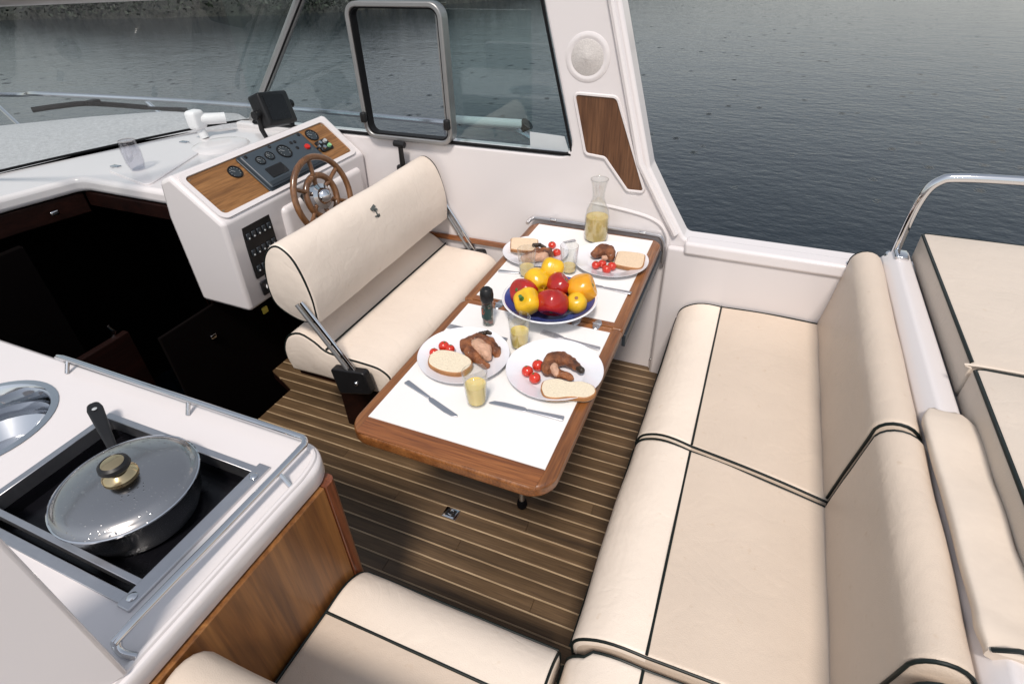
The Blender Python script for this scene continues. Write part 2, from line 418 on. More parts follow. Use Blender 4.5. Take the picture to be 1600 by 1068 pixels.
def norms2(prof):
    n = len(prof); N = []
    area = sum(prof[i][0] * prof[(i + 1) % n][1] - prof[(i + 1) % n][0] * prof[i][1] for i in range(n))
    sg = 1 if area > 0 else -1
    for i in range(n):
        a, b = prof[i - 1], prof[(i + 1) % n]
        d = Vector((b[0] - a[0], b[1] - a[1])); d = d.normalized() if d.length > 1e-9 else Vector((1, 0))
        N.append(Vector((d.y, -d.x)) * sg)
    return N
def cushion(prof, t0, t1, mapf, er=0.015, nmid=14, crown=0.0, wob=0.0028, seed=0):
    """closed profile (a, b) swept from t0(a) to t1(a), ends rounded over er; mapf(a, b, t) -> point"""
    N = norms2(prof); n = len(prof); mb = MB(); rings = []
    T0 = t0 if callable(t0) else (lambda a: t0); T1 = t1 if callable(t1) else (lambda a: t1)
    K = 5
    specs = [('s', k) for k in range(K)] + [('m', i / nmid) for i in range(nmid + 1)] + [('e', k) for k in range(K - 1, -1, -1)]
    for kind, q in specs:
        ring = []
        for i, (a, b) in enumerate(prof):
            s0 = T0(a); s1 = T1(a)
            if kind == 'm':
                t = (s0 + er) + (s1 - s0 - 2 * er) * q; sh = 0.0
            else:
                th = (q / K) * math.pi / 2
                dd = er * (1 - math.sin(th)); sh = er * (1 - math.cos(math.pi / 2 - th)) if False else er * (1 - math.sqrt(max(0, 1 - (1 - math.sin(th)) ** 2)))
                dd = er - er * math.sin(th) if False else er * math.sin(th)
                t = s0 + dd if kind == 's' else s1 - dd
                sh = er * (1 - math.sqrt(max(0.0, 1 - (1 - math.sin(th)) ** 2)))
            aa = a - N[i].x * sh; bb = b - N[i].y * sh
            p = Vector(mapf(aa, bb, t))
            if wob:
                w = noise.noise(p * 5.0 + Vector((seed, 0, 0))) * wob * 2
                d2 = Vector(mapf(aa + N[i].x * w, bb + N[i].y * w, t)); p = d2
            ring.append(p)
        rings.append(ring)
    vs = [p for r in rings for p in r]; fs = []
    for i in range(len(rings) - 1):
        for k in range(n): fs.append((i * n + k, i * n + (k + 1) % n, (i + 1) * n + (k + 1) % n, (i + 1) * n + k))
    fs.append(tuple(range(n))); fs.append(tuple((len(rings) - 1) * n + k for k in range(n - 1, -1, -1)))
    mb.add(vs, fs); return mb

# ================================================================== THE SETTING
WZ = -0.55
w = MB(); w.add([(-900, -900, WZ), (900, -900, WZ), (900, 1500, WZ), (-900, 1500, WZ)], [(0, 1, 2, 3)])
wo = struct(build('water', w, WATER, smooth=0, recalc=False))

# far rocky bank with scrub
bank = MB(); pts = [(-70, -6), (-45, 7)] + [tuple(PZ(a_, b_, WZ).xy) for a_, b_ in ((0, 33), (120, 31), (230, 30), (460, 23), (540, 19))] + [(-11, 26), (-8, 40), (0, 80), (20, 140), (60, 220)]
bp = smoothpath([Vector((a, b, 0)) for a, b in pts], 14)
rows = [(0.0, -0.3), (0.2, 0.22), (0.6, 0.45), (1.2, 0.7), (2.5, 1.0), (5, 1.4), (12, 1.6)]
vs = []; nrow = len(rows)
for i, p in enumerate(bp):
    t = (bp[min(i + 1, len(bp) - 1)] - bp[max(i - 1, 0)]).normalized(); nn = Vector((-t.y, t.x, 0))
    for d, hgt in rows:
        q = p + nn * (d + noise.noise(p * 0.9 + Vector((d, 0, 0))) * 0.5 * (d > 0))
        vs.append(Vector((q.x, q.y, WZ + hgt + noise.noise(q * 1.3) * 0.5 * (d > 0))))
fs = [(i * nrow + k, (i + 1) * nrow + k, (i + 1) * nrow + k + 1, i * nrow + k + 1) for i in range(len(bp) - 1) for k in range(nrow - 1)]
bank.add(vs, fs); struct(build('far_bank', bank, ROCK))
scrub = MB(); rr = random.Random(3)
for i in range(26000):
    p = bp[rr.randrange(len(bp) - 1)].lerp(bp[rr.randrange(len(bp) - 1)], 0.0) + Vector((rr.uniform(-.8, .8), rr.uniform(-.8, .8), 0))
    d = rr.random() ** 1.6 * 8.0; q = p + Vector((-0.3, 1, 0)) * d + Vector((0, 0.15, 0))
    z = WZ + 0.15 + min(d * 0.35, 1.4) + rr.random() * 0.7
    r = rr.uniform(0.03, 0.11); u = Vector((rr.uniform(-1, 1), rr.uniform(-1, 1), rr.uniform(-1, 1))).normalized(); v = u.orthogonal().normalized()
    c = Vector((q.x, q.y, z)); scrub.add([c - u * r, c + v * r * 0.5, c + u * r, c - v * r * 0.5], [(0, 1, 2, 3)])
sco = build('bank_scrub', scrub, LEAF, smooth=0, recalc=False); sco['kind'] = 'stuff'
sco['label'] = 'dark scrub growing along the far bank'; sco['category'] = 'scrub'

# ---- cockpit sole: teak planks with pale inlay strips, each its own piece
sole = MB(); sole.prism([(-2.11, 2.16), (-2.11, 1.53), (-1.80, 1.405), (-1.735, 1.38), (-1.735, 0.2), (0.45, 0.2), (0.45, 2.16)], -0.05, -0.012)
soleo = struct(build('cockpit_sole', sole, DARKW))
def xfwd(y): return -1.735 if y < 1.38 else (-1.735 - (y - 1.38) / 0.15 * 0.375 if y < 1.53 else -2.11)
pitch = 0.0512; sw = 0.0056; y = 0.30; i = 0
while y < 2.12:
    y1 = min(y + pitch - sw, 2.125)
    a0, a1 = xfwd(y), xfwd(y1)
    cuts = [-1.40 + 1.30 * ((i * 0.382) % 1.0), 0.42]
    xa = (a0, a1)
    for c_ in cuts:
        pl = MB(); pl.prism([(xa[0], y), (c_ - 0.0003, y), (c_ - 0.0003, y1), (xa[1], y1)], -0.0115, random.uniform(-0.0004, 0.0))
        build('plank', pl, TEAK, soleo, bevel=0.0010, seg=1, smooth=0)
        xa = (c_ + 0.0003, c_ + 0.0003)
    if y1 < 2.12:
        b0, b1 = xfwd(y1 + 0.0003), xfwd(y1 + sw - 0.0003)
        st = MB(); st.prism([(b0, y1 + 0.0003), (0.42, y1 + 0.0003), (0.42, y1 + sw - 0.0003), (b1, y1 + sw - 0.0003)], -0.011, -0.0006)
        build('inlay_strip', st, HOLLY, soleo, smooth=0)
    y += pitch; i += 1

# ---- starboard side moulding: wall, pillar, coaming
YW = 2.12
side = thing('cabin_side', 'white moulded fibreglass boat side with raked pillar and low coaming behind the table', 'boat side', (-0.3, YW, 0))
poly = [(-2.42, -0.5), (0.75, -0.5), (0.75, 0.665), (-0.175, 0.665), (-0.262, 0.80), (-0.345, 0.935), (-0.60, 1.80), (-0.86, 1.80), (-0.645, 0.945), (-2.42, 0.945)]
build('side_wall', MB().prism(rounded(poly, [0, 0, 0, 0.03, 0.1, 0.05, 0, 0, 0.05, 0], 5), YW, YW + 0.10, 'y'), GEL, side, bevel=0.012, seg=3)
build('coaming', MB().prism([(2.075, 0.62), (2.145, 0.62), (2.15, 0.672), (2.08, 0.672)], -0.17, 0.78, 'x'), GEL, side, bevel=0.012, seg=3)
build('cockpit_liner', MB().box(-0.235, 0.62, 2.085, 2.118, -0.012, 0.64), GEL, side, bevel=0.012, seg=3)
# raised border along the pillar's aft edge and round the table recess
build('pillar_rim', MB().tube([(-0.60, YW - 0.002, 1.7), (-0.385, YW - 0.002, 0.95), (-0.30, YW - 0.002, 0.815), (-0.215, YW - 0.002, 0.68)], 0.014, 8), GEL, side)
build('recess_rim', MB().tube(smoothpath([(-0.66, YW + 0.014, 0.764), (-0.50, YW + 0.004, 0.762), (-0.32, YW + 0.003, 0.735), (-0.25, YW, 0.68), (-0.238, YW, 0.58), (-0.236, YW, 0.3), (-0.236, YW, 0.0)], 6), 0.009, 8), GEL, side)
# speaker and veneer panel
sp = Vector((-0.61, YW, 1.302))
Ry = Matrix.Rotation(math.radians(90), 4, 'X')
spk = build('loudspeaker', MB().lathe([(0.0, 0.003), (0.062, 0.003), (0.066, 0.0045), (0.074, 0.005), (0.082, 0.0015), (0.083, -0.002)], 40, sp, Ry), GEL, side)
spk['label'] = 'round cream loudspeaker set in the pillar'
build('grille', MB().lathe([(0.0, 0.0085), (0.008, 0.0085), (0.012, 0.0065), (0.055, 0.0055), (0.060, 0.003)], 40, sp, Ry), GRILLE, spk)
tkp = rounded([(-0.655, 1.182), (-0.491, 1.178), (-0.353, 0.839), (-0.423, 0.838), (-0.522, 0.957), (-0.60, 0.964)], [0.015, 0.025, 0.012, 0.015, 0.02, 0.02], 4)
tk = build('veneer_panel', MB().prism(tkp, YW - 0.004, YW + 0.01, 'y'), TEAKV, side, bevel=0.0015, seg=1)
tk['label'] = 'brown wood veneer panel let into the pillar'
build('panel_rim', MB().tube([(p[0], YW - 0.003, p[1]) for p in tkp], 0.006, 6, closed=True), GEL, side)
build('wood_trim', MB().box(-1.62, -0.86, YW - 0.014, YW - 0.001, 0.498, 0.522), TABX, side, bevel=0.003)
build('window_gasket', MB().tube([(-2.30, YW + 0.006, 0.952), (-0.66, YW + 0.006, 0.952)], 0.0075, 6), RUB, side)
build('pillar_gasket', MB().tube([(-0.655, YW + 0.006, 0.95), (-0.868, YW + 0.006, 1.8)], 0.006, 6), RUB, side)
build('hull_topside', MB().box(-2.6, 2.6, YW + 0.11, YW + 0.19, -0.7, 0.60), GEL, side, bevel=0.02)
for px, py in ((1031, 408), (1016, 560)):
    p = PY(px, py, YW - 0.012); build('screw', MB().ball(p, 0.005, 6), STEEL, side)

# ---- side window: fixed panes, hinged sash in an anodised frame
win = thing('side_window', 'long side window with a rounded metal framed opening sash', 'window', (-1.4, YW + 0.02, 0.95))
YG = YW + 0.03
build('pane', MB().box(-2.30, -1.605, YG, YG + 0.005, 0.955, 1.75), WGLASS, win, smooth=0)
build('pane', MB().box(-1.18, -0.62, YG, YG + 0.005, 0.955, 1.75), WGLASS, win, smooth=0)
build('pane', MB().box(-1.603, -1.182, YG, YG + 0.005, 1.462, 1.75), WGLASS, win, smooth=0)
def ring(x0, x1, z0, z1, r, wdt):
    return rounded([(x0, z0), (x1, z0), (x1, z1), (x0, z1)], r, 6), rounded([(x0 + wdt, z0 + wdt), (x1 - wdt, z0 + wdt), (x1 - wdt, z1 - wdt), (x0 + wdt, z1 - wdt)], max(r - wdt, 0.01), 6)
def frame_mb(o, i, y0, y1):
    n = len(o); mb = MB()
    vs = [(p[0], y0, p[1]) for p in o] + [(p[0], y0, p[1]) for p in i] + [(p[0], y1, p[1]) for p in o] + [(p[0], y1, p[1]) for p in i]
    fs = []
    for k in range(n):
        j = (k + 1) % n
        fs += [(k, j, n + j, n + k), (2 * n + k, 3 * n + k, 3 * n + j, 2 * n + j), (k, 2 * n + k, 2 * n + j, j), (n + k, n + j, 3 * n + j, 3 * n + k)]
    return mb.add(vs, fs)
o_, i_ = ring(-1.612, -1.172, 0.945, 1.470, 0.055, 0.019)
sf = build('sash_frame', frame_mb(o_, i_, YW - 0.028, YW + 0.024), ALUF, win, bevel=0.004)
sf['label'] = 'rounded grey metal frame of the opening sash'
o2, i2 = ring(-1.593, -1.191, 0.964, 1.451, 0.038, 0.006)
build('sash_seal', frame_mb(o2, i2, YW - 0.020, YW + 0.018), RUB, sf)
build('sliding_pane', MB().box(-1.219, -0.84, YG + 0.009, YG + 0.013, 0.974, 1.441), WGLASS, win, smooth=0)
build('sliding_edge', MB().box(-1.232, -1.220, YG + 0.001, YG + 0.012, 0.99, 1.44), ALUF, win)
for x, z in ((-1.600, 1.035), (-1.187, 1.035)):
    build('catch', MB().rbox((x, YW - 0.035, z), 0.013, 0.012, 0.022, 0.008, 3, div=2), BLK, win)
cd = thing('pale_card', 'pale blank card stuck in the lower corner of the side window', 'card', (-0.74, YG - 0.006, 0.96))
a = PY(829, 206, YG - 0.008); b = PY(890, 246, YG - 0.008)
build('card_sheet', MB().prism([(PY(829, 206, YG).x, a.z), (PY(883, 211, YG).x, a.z - 0.006), (PY(890, 243, YG).x, 0.958), (PY(830, 236, YG).x, 0.958)], YG - 0.009, YG - 0.007, 'y'), PAPER, cd, smooth=0)

# ---- windscreen: raked panes, corner post, top rail
ws = thing('windscreen', 'raked glass windscreen with grey metal corner post and top rail', 'windscreen', (-2.6, 1.3, 0.92))
base = [Vector((-3.02, -0.45, 0.925)), Vector((-3.00, 0.5, 0.925)), Vector((-2.872, 1.272, 0.925)), Vector((-2.584, 1.996, 0.928)), Vector((-2.36, 2.185, 0.945))]
tc = Vector((-1.80, 2.10, 1.50))
top = [Vector((-2.16, -0.45, 1.60)), Vector((-2.16, 0.5, 1.59)), PX(0, 3, -2.06), PX(300, -8, -1.92), tc]
g = MB()
for k in range(4):
    n0 = 0.004
    g.add([base[k], base[k + 1], top[k + 1], top[k]], [(0, 1, 2, 3)])
build('pane', g, WGLASS, ws, smooth=60, recalc=False)
build('top_rail', MB().tube([p + Vector((0.0, 0, 0.012)) for p in top] + [Vector((-0.9, 2.11, 1.54))], 0.024, 10), ALUF, ws)
pd = (tc - base[4])
post = build('corner_post', MB().tube([base[4], base[4] + pd * 1.25], 0.021, 12), ALUF, ws)
for sx in (-1, 1):
    off = Vector((0.019 * sx, -0.012 * sx - 0.006, -0.004 * sx))
    build('post_seal', MB().tube([base[4] + off, base[4] + off + pd * 1.25], 0.0045, 6), RUB, post)
build('base_seal', MB().tube(smoothpath([p + Vector((0, 0, 0.002)) for p in base[1:]], 6), 0.0055, 6), RUB, ws)
build('mullion', MB().tube([base[2].lerp(base[1], 0.12), top[2].lerp(top[1], 0.12)], 0.012, 8), ALUF, ws)

# ---- foredeck, gunwale rail
fd = MB()
gun = [(-1.0, 2.36, .62), (-2.0, 2.42, .68), (-2.9, 2.44, .75), (-3.38, 2.38, .77), (-3.8, 2.19, .78), (-4.2, 1.94, .79), (-4.9, 1.45, .80), (-5.6, .75, .82), (-5.0, -.1, .8), (-4.2, -.7, .78), (-3.0, -1.1, .75)]
mid = [(-1.0, 2.20, .62), (-2.0, 2.23, .70), (-2.45, 2.26, .88), (-2.66, 2.02, .90), (-2.80, 1.75, .905), (-2.92, 1.32, .905), (-2.98, 1.05, .905), (-3.05, .75, .905), (-3.05, .35, .905), (-3.05, -.1, .9), (-3.0, -.6, .9)]
fv = []
for g0, m0 in zip(gun, mid):
    for k in range(7):
        t = k / 6; p = Vector(m0).lerp(Vector(g0), t); p.z += 0.10 * math.sin(math.pi * t) * (1 if g0[0] < -2.4 else 0.1); fv.append(p)
fd.add(fv, [(i * 7 + k, i * 7 + k + 1, (i + 1) * 7 + k + 1, (i + 1) * 7 + k) for i in range(len(gun) - 1) for k in range(6)])
fd.add([Vector(p) for p in gun] + [Vector((p[0], p[1], -0.7)) for p in gun], [(i, i + 1, len(gun) + i + 1, len(gun) + i) for i in range(len(gun) - 1)])
fdo = tag(build('foredeck', fd, GELG), 'rain speckled pale grey foredeck ahead of the windscreen', 'boat deck')
rail = thing('bow_rail', 'thin stainless guard rail on stanchions running round the foredeck', 'rail', (-3.2, 2.35, 0.8))
rp = [PY(832, 217, 2.36), PY(800, 201, 2.36), PY(760, 196, 2.36), PY(690, 191, 2.36), PY(490, 173, 2.36), PY(400, 166, 2.36), PY(250, 156, 2.36), Vector((-3.9, 2.12, 0.99)), PX(0, 148, -4.5), Vector((-5.3, 1.3, 1.12)), Vector((-5.65, .75, 1.15)), Vector((-5.1, 0, 1.12))]
build('top_tube', MB().tube(smoothpath(rp, 6), 0.0125, 8), STEEL, rail)
s1 = PY(226, 156, 2.36); s2 = PY(290, 222, 2.40)
build('stanchion', MB().tube([s1, (s2.x, 2.40, 0.76)], 0.011, 8), STEEL, rail)
s3 = PX(-20, 165, -4.55); s4 = PZ(62, 226, 0.80)
build('stanchion', MB().tube([(s3.x, s3.y, 1.0), s4], 0.011, 8), STEEL, rail)
build('stanchion', MB().tube([(-1.36, 2.36, 0.965), (-1.30, 2.37, 0.63)], 0.011, 8), STEEL, rail)
build('stanchion', MB().tube([(-2.42, 2.36, 0.955), (-2.36, 2.41, 0.70)], 0.011, 8), STEEL, rail)
pole = thing('boat_pole', 'white tube with black end caps clipped outside the side window', 'pole', (-1.1, 2.28, 0.95))
pa = PY(708, 187, 2.28); pb = PY(818, 194, 2.28)
build('shaft', MB().tube([pa, pb], 0.019, 12), WHITEP, pole)
for q, d in ((pa, -1), (pb, 1)):
    build('end_cap', MB().tube([q + Vector((-0.004, 0, -0.022 * (d > 0))), q + Vector((0.018 * d, 0, 0.004))], [0.014, 0.03], 12), BLK, pole)
    build('clip', MB().tube([q + Vector((-0.03 * d, 0, -0.015)), q + Vector((-0.03 * d, 0.09, -0.03))], 0.008, 6), BLK, pole)

# ---- wiper
wip = thing('windscreen_wiper', 'black windscreen wiper blade with white motor housing on the dash', 'wiper', PZ(305, 200, 0.93))
ww = [PX(50, 172, -2.72), PX(100, 165, -2.66), PX(145, 162, -2.62), PX(230, 168, -2.56)]
build('blade', MB().tube(smoothpath(ww, 5), 0.0105, 8), RUB, wip)
build('blade_clip', MB().rbox(PX(146, 160, -2.61), 0.02, 0.022, 0.010, 0.005, 2, div=2), RUB, wip)
build('arm', MB().tube([PX(215, 168, -2.57), PX(292, 172, -2.50)], [0.006, 0.011], 8), BLK, wip)
m0 = PX(306, 187, -2.44); m1 = PX(352, 184, -2.36)
mo = build('motor_housing', MB().rbox(m0, 0.032, 0.034, 0.042, 0.016, 4, div=2), WHITEP, wip)
build('motor_barrel', MB().tube([m0, m1], 0.025, 16), WHITEP, mo)
build('motor_foot', MB().tube([m0 + Vector((0, 0, -0.02)), Vector((m0.x + 0.02, m0.y, 0.92))], 0.02, 12), WHITEP, mo)

# ---- dash and companionway surround
dash = thing('dashboard_moulding', 'white moulded dash shelf between windscreen and dark companionway', 'dashboard', (-2.3, 1.6, 0.86))
dp = [(-1.80, 2.118), (-1.80, 1.345), (-2.49, 1.345), (-2.565, 1.08), (-2.66, 0.4), (-2.68, -0.45), (-3.02, -0.45), (-3.0, 0.5), (-2.872, 1.272), (-2.584, 1.996), (-2.36, 2.18)]
build('shelf', MB().prism(rounded(dp, [0, 0.02, 0.05, 0.1, 0, 0, 0, 0, 0.1, 0.1, 0], 4), 0.862, 0.92), GEL, dash, bevel=0.018, seg=4)
build('hatch_panel', MB().prism(rounded([tuple(PZ(170, 268, .92).xy), tuple(PZ(232, 292, .92).xy), tuple(PZ(318, 236, .92).xy), tuple(PZ(290, 222, .92).xy)], 0.02, 4), 0.915, 0.926), GEL, dash, bevel=0.003)
for px, py in ((181, 260), (288, 222)):
    p = PZ(px, py, 0.927); build('shelf_hinge', MB().rbox(p, 0.022, 0.012, 0.004, 0.003, 2, div=1), STEEL, dash)
cup = MB(); c0 = PZ(345, 228, 0.92)
cup.lathe([(0.0, 0.016), (0.06, 0.016), (0.095, 0.014), (0.12, 0.007), (0.13, -0.002)], 28, c0)
build('instrument_cowl', cup, GEL, dash)
jar = thing('clear_jar', 'empty clear plastic beaker standing on the white dash shelf', 'beaker', PZ(216, 264, 0.928))
build('beaker_wall', MB().lathe([(0.0, 0.0), (0.026, 0.0), (0.034, 0.03), (0.036, 0.075), (0.030, 0.105), (0.031, 0.115), (0.029, 0.115), (0.028, 0.103), (0.033, 0.073), (0.031, 0.03), (0.024, 0.004), (0.0, 0.004)], 28), PLEXI, jar, local=True)
build('beaker_rim', MB().tube([(0.031 * math.cos(a / 4 * math.pi), 0.031 * math.sin(a / 4 * math.pi), 0.115) for a in range(8)], 0.0022, 6, closed=True), DIMPL, jar, local=True)

cw = thing('companionway', 'open companionway with dark mahogany doors leading down to the cabin, its shade painted black', 'companionway', (-2.2, 1.0, -0.7))
# cabin below, lined near black: its shade is put into the colour
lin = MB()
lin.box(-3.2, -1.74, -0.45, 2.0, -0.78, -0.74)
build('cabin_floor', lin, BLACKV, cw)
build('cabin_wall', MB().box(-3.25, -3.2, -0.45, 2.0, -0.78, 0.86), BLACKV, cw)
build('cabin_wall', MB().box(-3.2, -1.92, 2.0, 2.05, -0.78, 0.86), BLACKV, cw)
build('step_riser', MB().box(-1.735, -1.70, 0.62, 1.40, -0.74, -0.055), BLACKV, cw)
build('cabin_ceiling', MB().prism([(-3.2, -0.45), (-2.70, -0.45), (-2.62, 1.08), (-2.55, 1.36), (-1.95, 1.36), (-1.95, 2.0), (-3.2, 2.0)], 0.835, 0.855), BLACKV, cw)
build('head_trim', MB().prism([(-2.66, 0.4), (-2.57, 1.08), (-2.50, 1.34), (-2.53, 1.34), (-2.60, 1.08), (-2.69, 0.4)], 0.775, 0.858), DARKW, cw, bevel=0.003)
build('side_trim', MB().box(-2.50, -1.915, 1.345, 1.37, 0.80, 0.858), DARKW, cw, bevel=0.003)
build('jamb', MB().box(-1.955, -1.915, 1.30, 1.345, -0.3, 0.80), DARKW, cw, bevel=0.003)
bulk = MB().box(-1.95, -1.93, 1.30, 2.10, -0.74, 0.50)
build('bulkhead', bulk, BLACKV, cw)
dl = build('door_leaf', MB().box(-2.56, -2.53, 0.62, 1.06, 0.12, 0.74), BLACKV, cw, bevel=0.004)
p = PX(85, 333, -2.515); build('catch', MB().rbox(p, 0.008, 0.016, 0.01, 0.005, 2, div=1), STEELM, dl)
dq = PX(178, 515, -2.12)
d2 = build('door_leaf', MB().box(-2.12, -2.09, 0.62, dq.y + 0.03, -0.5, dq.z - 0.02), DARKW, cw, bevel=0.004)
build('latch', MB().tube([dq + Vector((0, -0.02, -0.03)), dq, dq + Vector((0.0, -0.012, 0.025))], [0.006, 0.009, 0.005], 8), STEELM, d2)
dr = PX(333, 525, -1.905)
d3 = build('cupboard_door', MB().box(-1.925, -1.912, dr.y - 0.2, dr.y + 0.35, -0.4, dr.z + 0.12), BLACKV, cw, bevel=0.004)  # painted shade black like the lining, so no sunlit outline shows
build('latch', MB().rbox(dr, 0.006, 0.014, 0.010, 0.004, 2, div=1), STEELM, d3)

# ---- helm console
con = thing('helm_console', 'white helm console with sloping teak instrument panel and switch plate', 'helm console', (-1.78, 1.7, 0.5))
cpr = rounded([(-1.925, 0.505), (-1.672, 0.50), (-1.655, 0.868), (-1.84, 1.022), (-1.90, 1.0), (-1.925, 0.86)], [0.02, 0.02, 0.022, 0.022, 0.03, 0.04], 4)
build('console_body', MB().prism(cpr, 1.268, 2.116, 'y'), GEL, con, bevel=0.016, seg=3)
n1 = Vector((-1.84 + 1.655, 0, 1.022 - 0.868)).normalized()          # up the slope
nz = Vector((-n1.z, 0, n1.x)); nz = nz if nz.z > 0 else -nz
O = Vector((-1.655, 0, 0.868))
def SL(u, y, h=0.0): return O + n1 * u + Vector((0, y, 0)) + nz * h   # point on the slope: u up, y across, h out
def slab(y0, y1, u0, u1, h0, h1, r=0.0):
    pl = rounded([(y0, u0), (y1, u0), (y1, u1), (y0, u1)], r, 4) if r else [(y0, u0), (y1, u0), (y1, u1), (y0, u1)]
    mb = MB(); mb.prism(pl, h0, h1); mb.v = [SL(p.y, p.x, p.z) for p in mb.v]; return mb
build('raised_rim', frame_mb(*[[(p[0], p[1]) for p in q] for q in (rounded([(1.283, 0.012), (2.075, 0.012), (2.075, 0.228), (1.283, 0.228)], 0.03, 6), rounded([(1.302, 0.030), (2.056, 0.030), (2.056, 0.210), (1.302, 0.210)], 0.018, 6))], 0, 0.008).xf(Matrix.Identity(4)), GEL, con)
rim = con.children[-1]
me = rim.data; off = worldloc(con)
for v_ in me.vertices:
    q = v_.co + off; v_.co = SL(q.z, q.x, q.y * 1.2 - 0.001) - off
vp = build('veneer_panel', slab(1.30, 2.058, 0.029, 0.211, -0.002, 0.003, 0.018), TEAKP, con)
vp['label'] = 'teak veneer instrument panel on the sloping console top'
ip = build('instrument_cluster', slab(1.545, 1.885, 0.034, 0.198, 0.003, 0.020, 0.008), PANELG, con, bevel=0.004)
build('cluster_edge', slab(1.532, 1.898, 0.026, 0.204, 0.0025, 0.011, 0.01), PANELD, ip, bevel=0.003)
build('lower_bar', slab(1.55, 1.88, 0.040, 0.058, 0.020, 0.023), PANELD, ip, bevel=0.001)
build('display', slab(1.585, 1.675, 0.066, 0.112, 0.020, 0.0225, 0.004), BLK, ip)
Ms = Matrix((( n1.x, 0, nz.x), (n1.y, 1, nz.y), (n1.z, 0, nz.z)))
M4 = Ms.to_4x4()
def dial(y, u, r, h, parent, nm='gauge'):
    gq = build(nm, MB().lathe([(0, 0.001), (r * .86, 0.001), (r * .9, 0.005), (r, 0.005), (r * 1.05, 0.0), (r * 1.05, -0.004)], 28, SL(u, y, h), M4), BLK, parent)
    build('dial_face', MB().lathe([(0, 0.002), (r * .84, 0.002), (r * .84, 0.0)], 24, SL(u, y, h), M4), DIAL, gq)
    tk_ = MB()
    for k in range(9):
        a = math.radians(-130 + 260 * k / 8) + math.pi / 2; ca, sa = math.cos(a), math.sin(a)
        tk_.tube([SL(u + r * .62 * sa, y + r * .62 * ca, h + 0.0026), SL(u + r * .78 * sa, y + r * .78 * ca, h + 0.0026)], 0.0007, 4)
    a = math.radians(40); tk_.tube([SL(u, y, h + 0.003), SL(u + r * .55 * math.sin(a), y - r * .55 * math.cos(a), h + 0.003)], 0.0009, 4)
    build('dial_marks', tk_, MARK, gq)
    return gq
dial(1.488, 0.158, 0.027, 0.003, con)
dial(1.945, 0.172, 0.029, 0.003, con)
dial(1.605, 0.150, 0.019, 0.020, ip); dial(1.658, 0.153, 0.019, 0.020, ip); dial(1.735, 0.146, 0.031, 0.020, ip)
for y_, u_ in ((1.565, .186), (1.695, .188), (1.80, .168), (1.82, .166), (1.805, .138), (1.868, .188)):
    build('warning_lamp', MB().lathe([(0, 0.003), (0.006, 0.003), (0.008, 0)], 12, SL(u_, y_, 0.020), M4), BLK, ip)
build('red_button', MB().lathe([(0, 0.009), (0.010, 0.009), (0.012, 0.006), (0.012, 0)], 18, SL(0.124, 1.850, 0.020), M4), REDB, ip)
ign = build('ignition_plate', slab(1.915, 1.985, 0.080, 0.135, 0.003, 0.010, 0.006), BLK, con)
for k in range(4):
    build('key_switch', MB().lathe([(0, 0.012), (0.008, 0.012), (0.009, 0)], 12, SL(0.094 + 0.026 * (k // 2), 1.932 + 0.034 * (k % 2), 0.009), M4), [STEEL, GREENB, STEELM, MARK][k], ign)
build('key', MB().tube([SL(0.105, 1.895, 0.003), SL(0.10, 1.90, 0.03)], 0.006, 8), STEEL, con)
for y_, u_ in ((1.315, 0.045), (2.042, 0.045), (1.315, 0.196), (2.042, 0.196)):
    build('screw', MB().lathe([(0, 0.0022), (0.0035, 0.002), (0.0045, 0)], 10, SL(u_, y_, 0.003), M4), BRASS, con)
# raised boss that carries the wheel, switch plate on the aft face
build('wheel_boss', MB().rbox((-1.668, 1.80, 0.66), 0.03, 0.26, 0.165, 0.025, 4, div=2), GEL, con)
XF = -1.660
swp = build('switch_plate', MB().box(XF - 0.006, XF + 0.003, 1.335, 1.482, 0.615, 0.833), BLK, con, bevel=0.004)
swp['label'] = 'black switch plate with rows of small rocker switches'
for rz in range(3):
    for k in range(5 if rz == 0 else 5):
        yy = 1.355 + k * 0.0265; zz = 0.785 - rz * 0.066
        sb = build('rocker_switch', MB().box(XF + 0.003, XF + 0.008, yy - 0.009, yy + 0.009, zz - 0.012, zz + 0.014), PANELD, swp, bevel=0.002, seg=1)
        build('switch_mark', MB().ball((XF + 0.008, yy, zz - 0.006), 0.0036, 5), MARK, sb)
sk = build('socket', MB().box(XF - 0.006, XF + 0.004, 1.342, 1.39, 0.537, 0.595), BLK, con, bevel=0.004)
build('socket_knob', MB().ball((XF + 0.006, 1.372, 0.567), 0.012, 8), WHITEP, sk)
tagp = PX(414, 484, -1.72)
build('yellow_tag', MB().rbox(tagp, 0.004, 0.014, 0.014, 0.003, 2, div=1), YEL, con)

# ---- steering wheel
wc = PX(506, 306, -1.555)
whl = thing('steering_wheel', 'varnished wooden spoked steering wheel with chrome hub on the helm console', 'steering wheel', wc)
tilt = Matrix.Rotation(math.radians(-14), 4, 'Y')
def WP(rad, a, dx=0.0): return tilt @ Vector((dx, rad * math.cos(a), rad * math.sin(a)))
RWH = 0.152
build('rim', MB().tube([WP(RWH, 2 * math.pi * k / 48) for k in range(48)], 0.0125, 12, closed=True), WHEELW, whl, local=True)
build('inner_ring', MB().tube([WP(0.082, 2 * math.pi * k / 36, -0.01) for k in range(36)], 0.013, 10, closed=True), WHEELW, whl, local=True)
for k in range(6):
    a = math.radians(90 + 60 * k)
    build('spoke', MB().tube([WP(0.03, a, -0.02), WP(0.06, a, -0.016), WP(0.082, a, -0.01), WP(0.10, a, -0.006), WP(0.122, a, -0.003), WP(0.148, a)], [0.010, 0.009, 0.013, 0.008, 0.009, 0.008], 10), WHEELW, whl, local=True)
Mx = (tilt @ Matrix.Rotation(math.radians(90), 4, 'Y'))
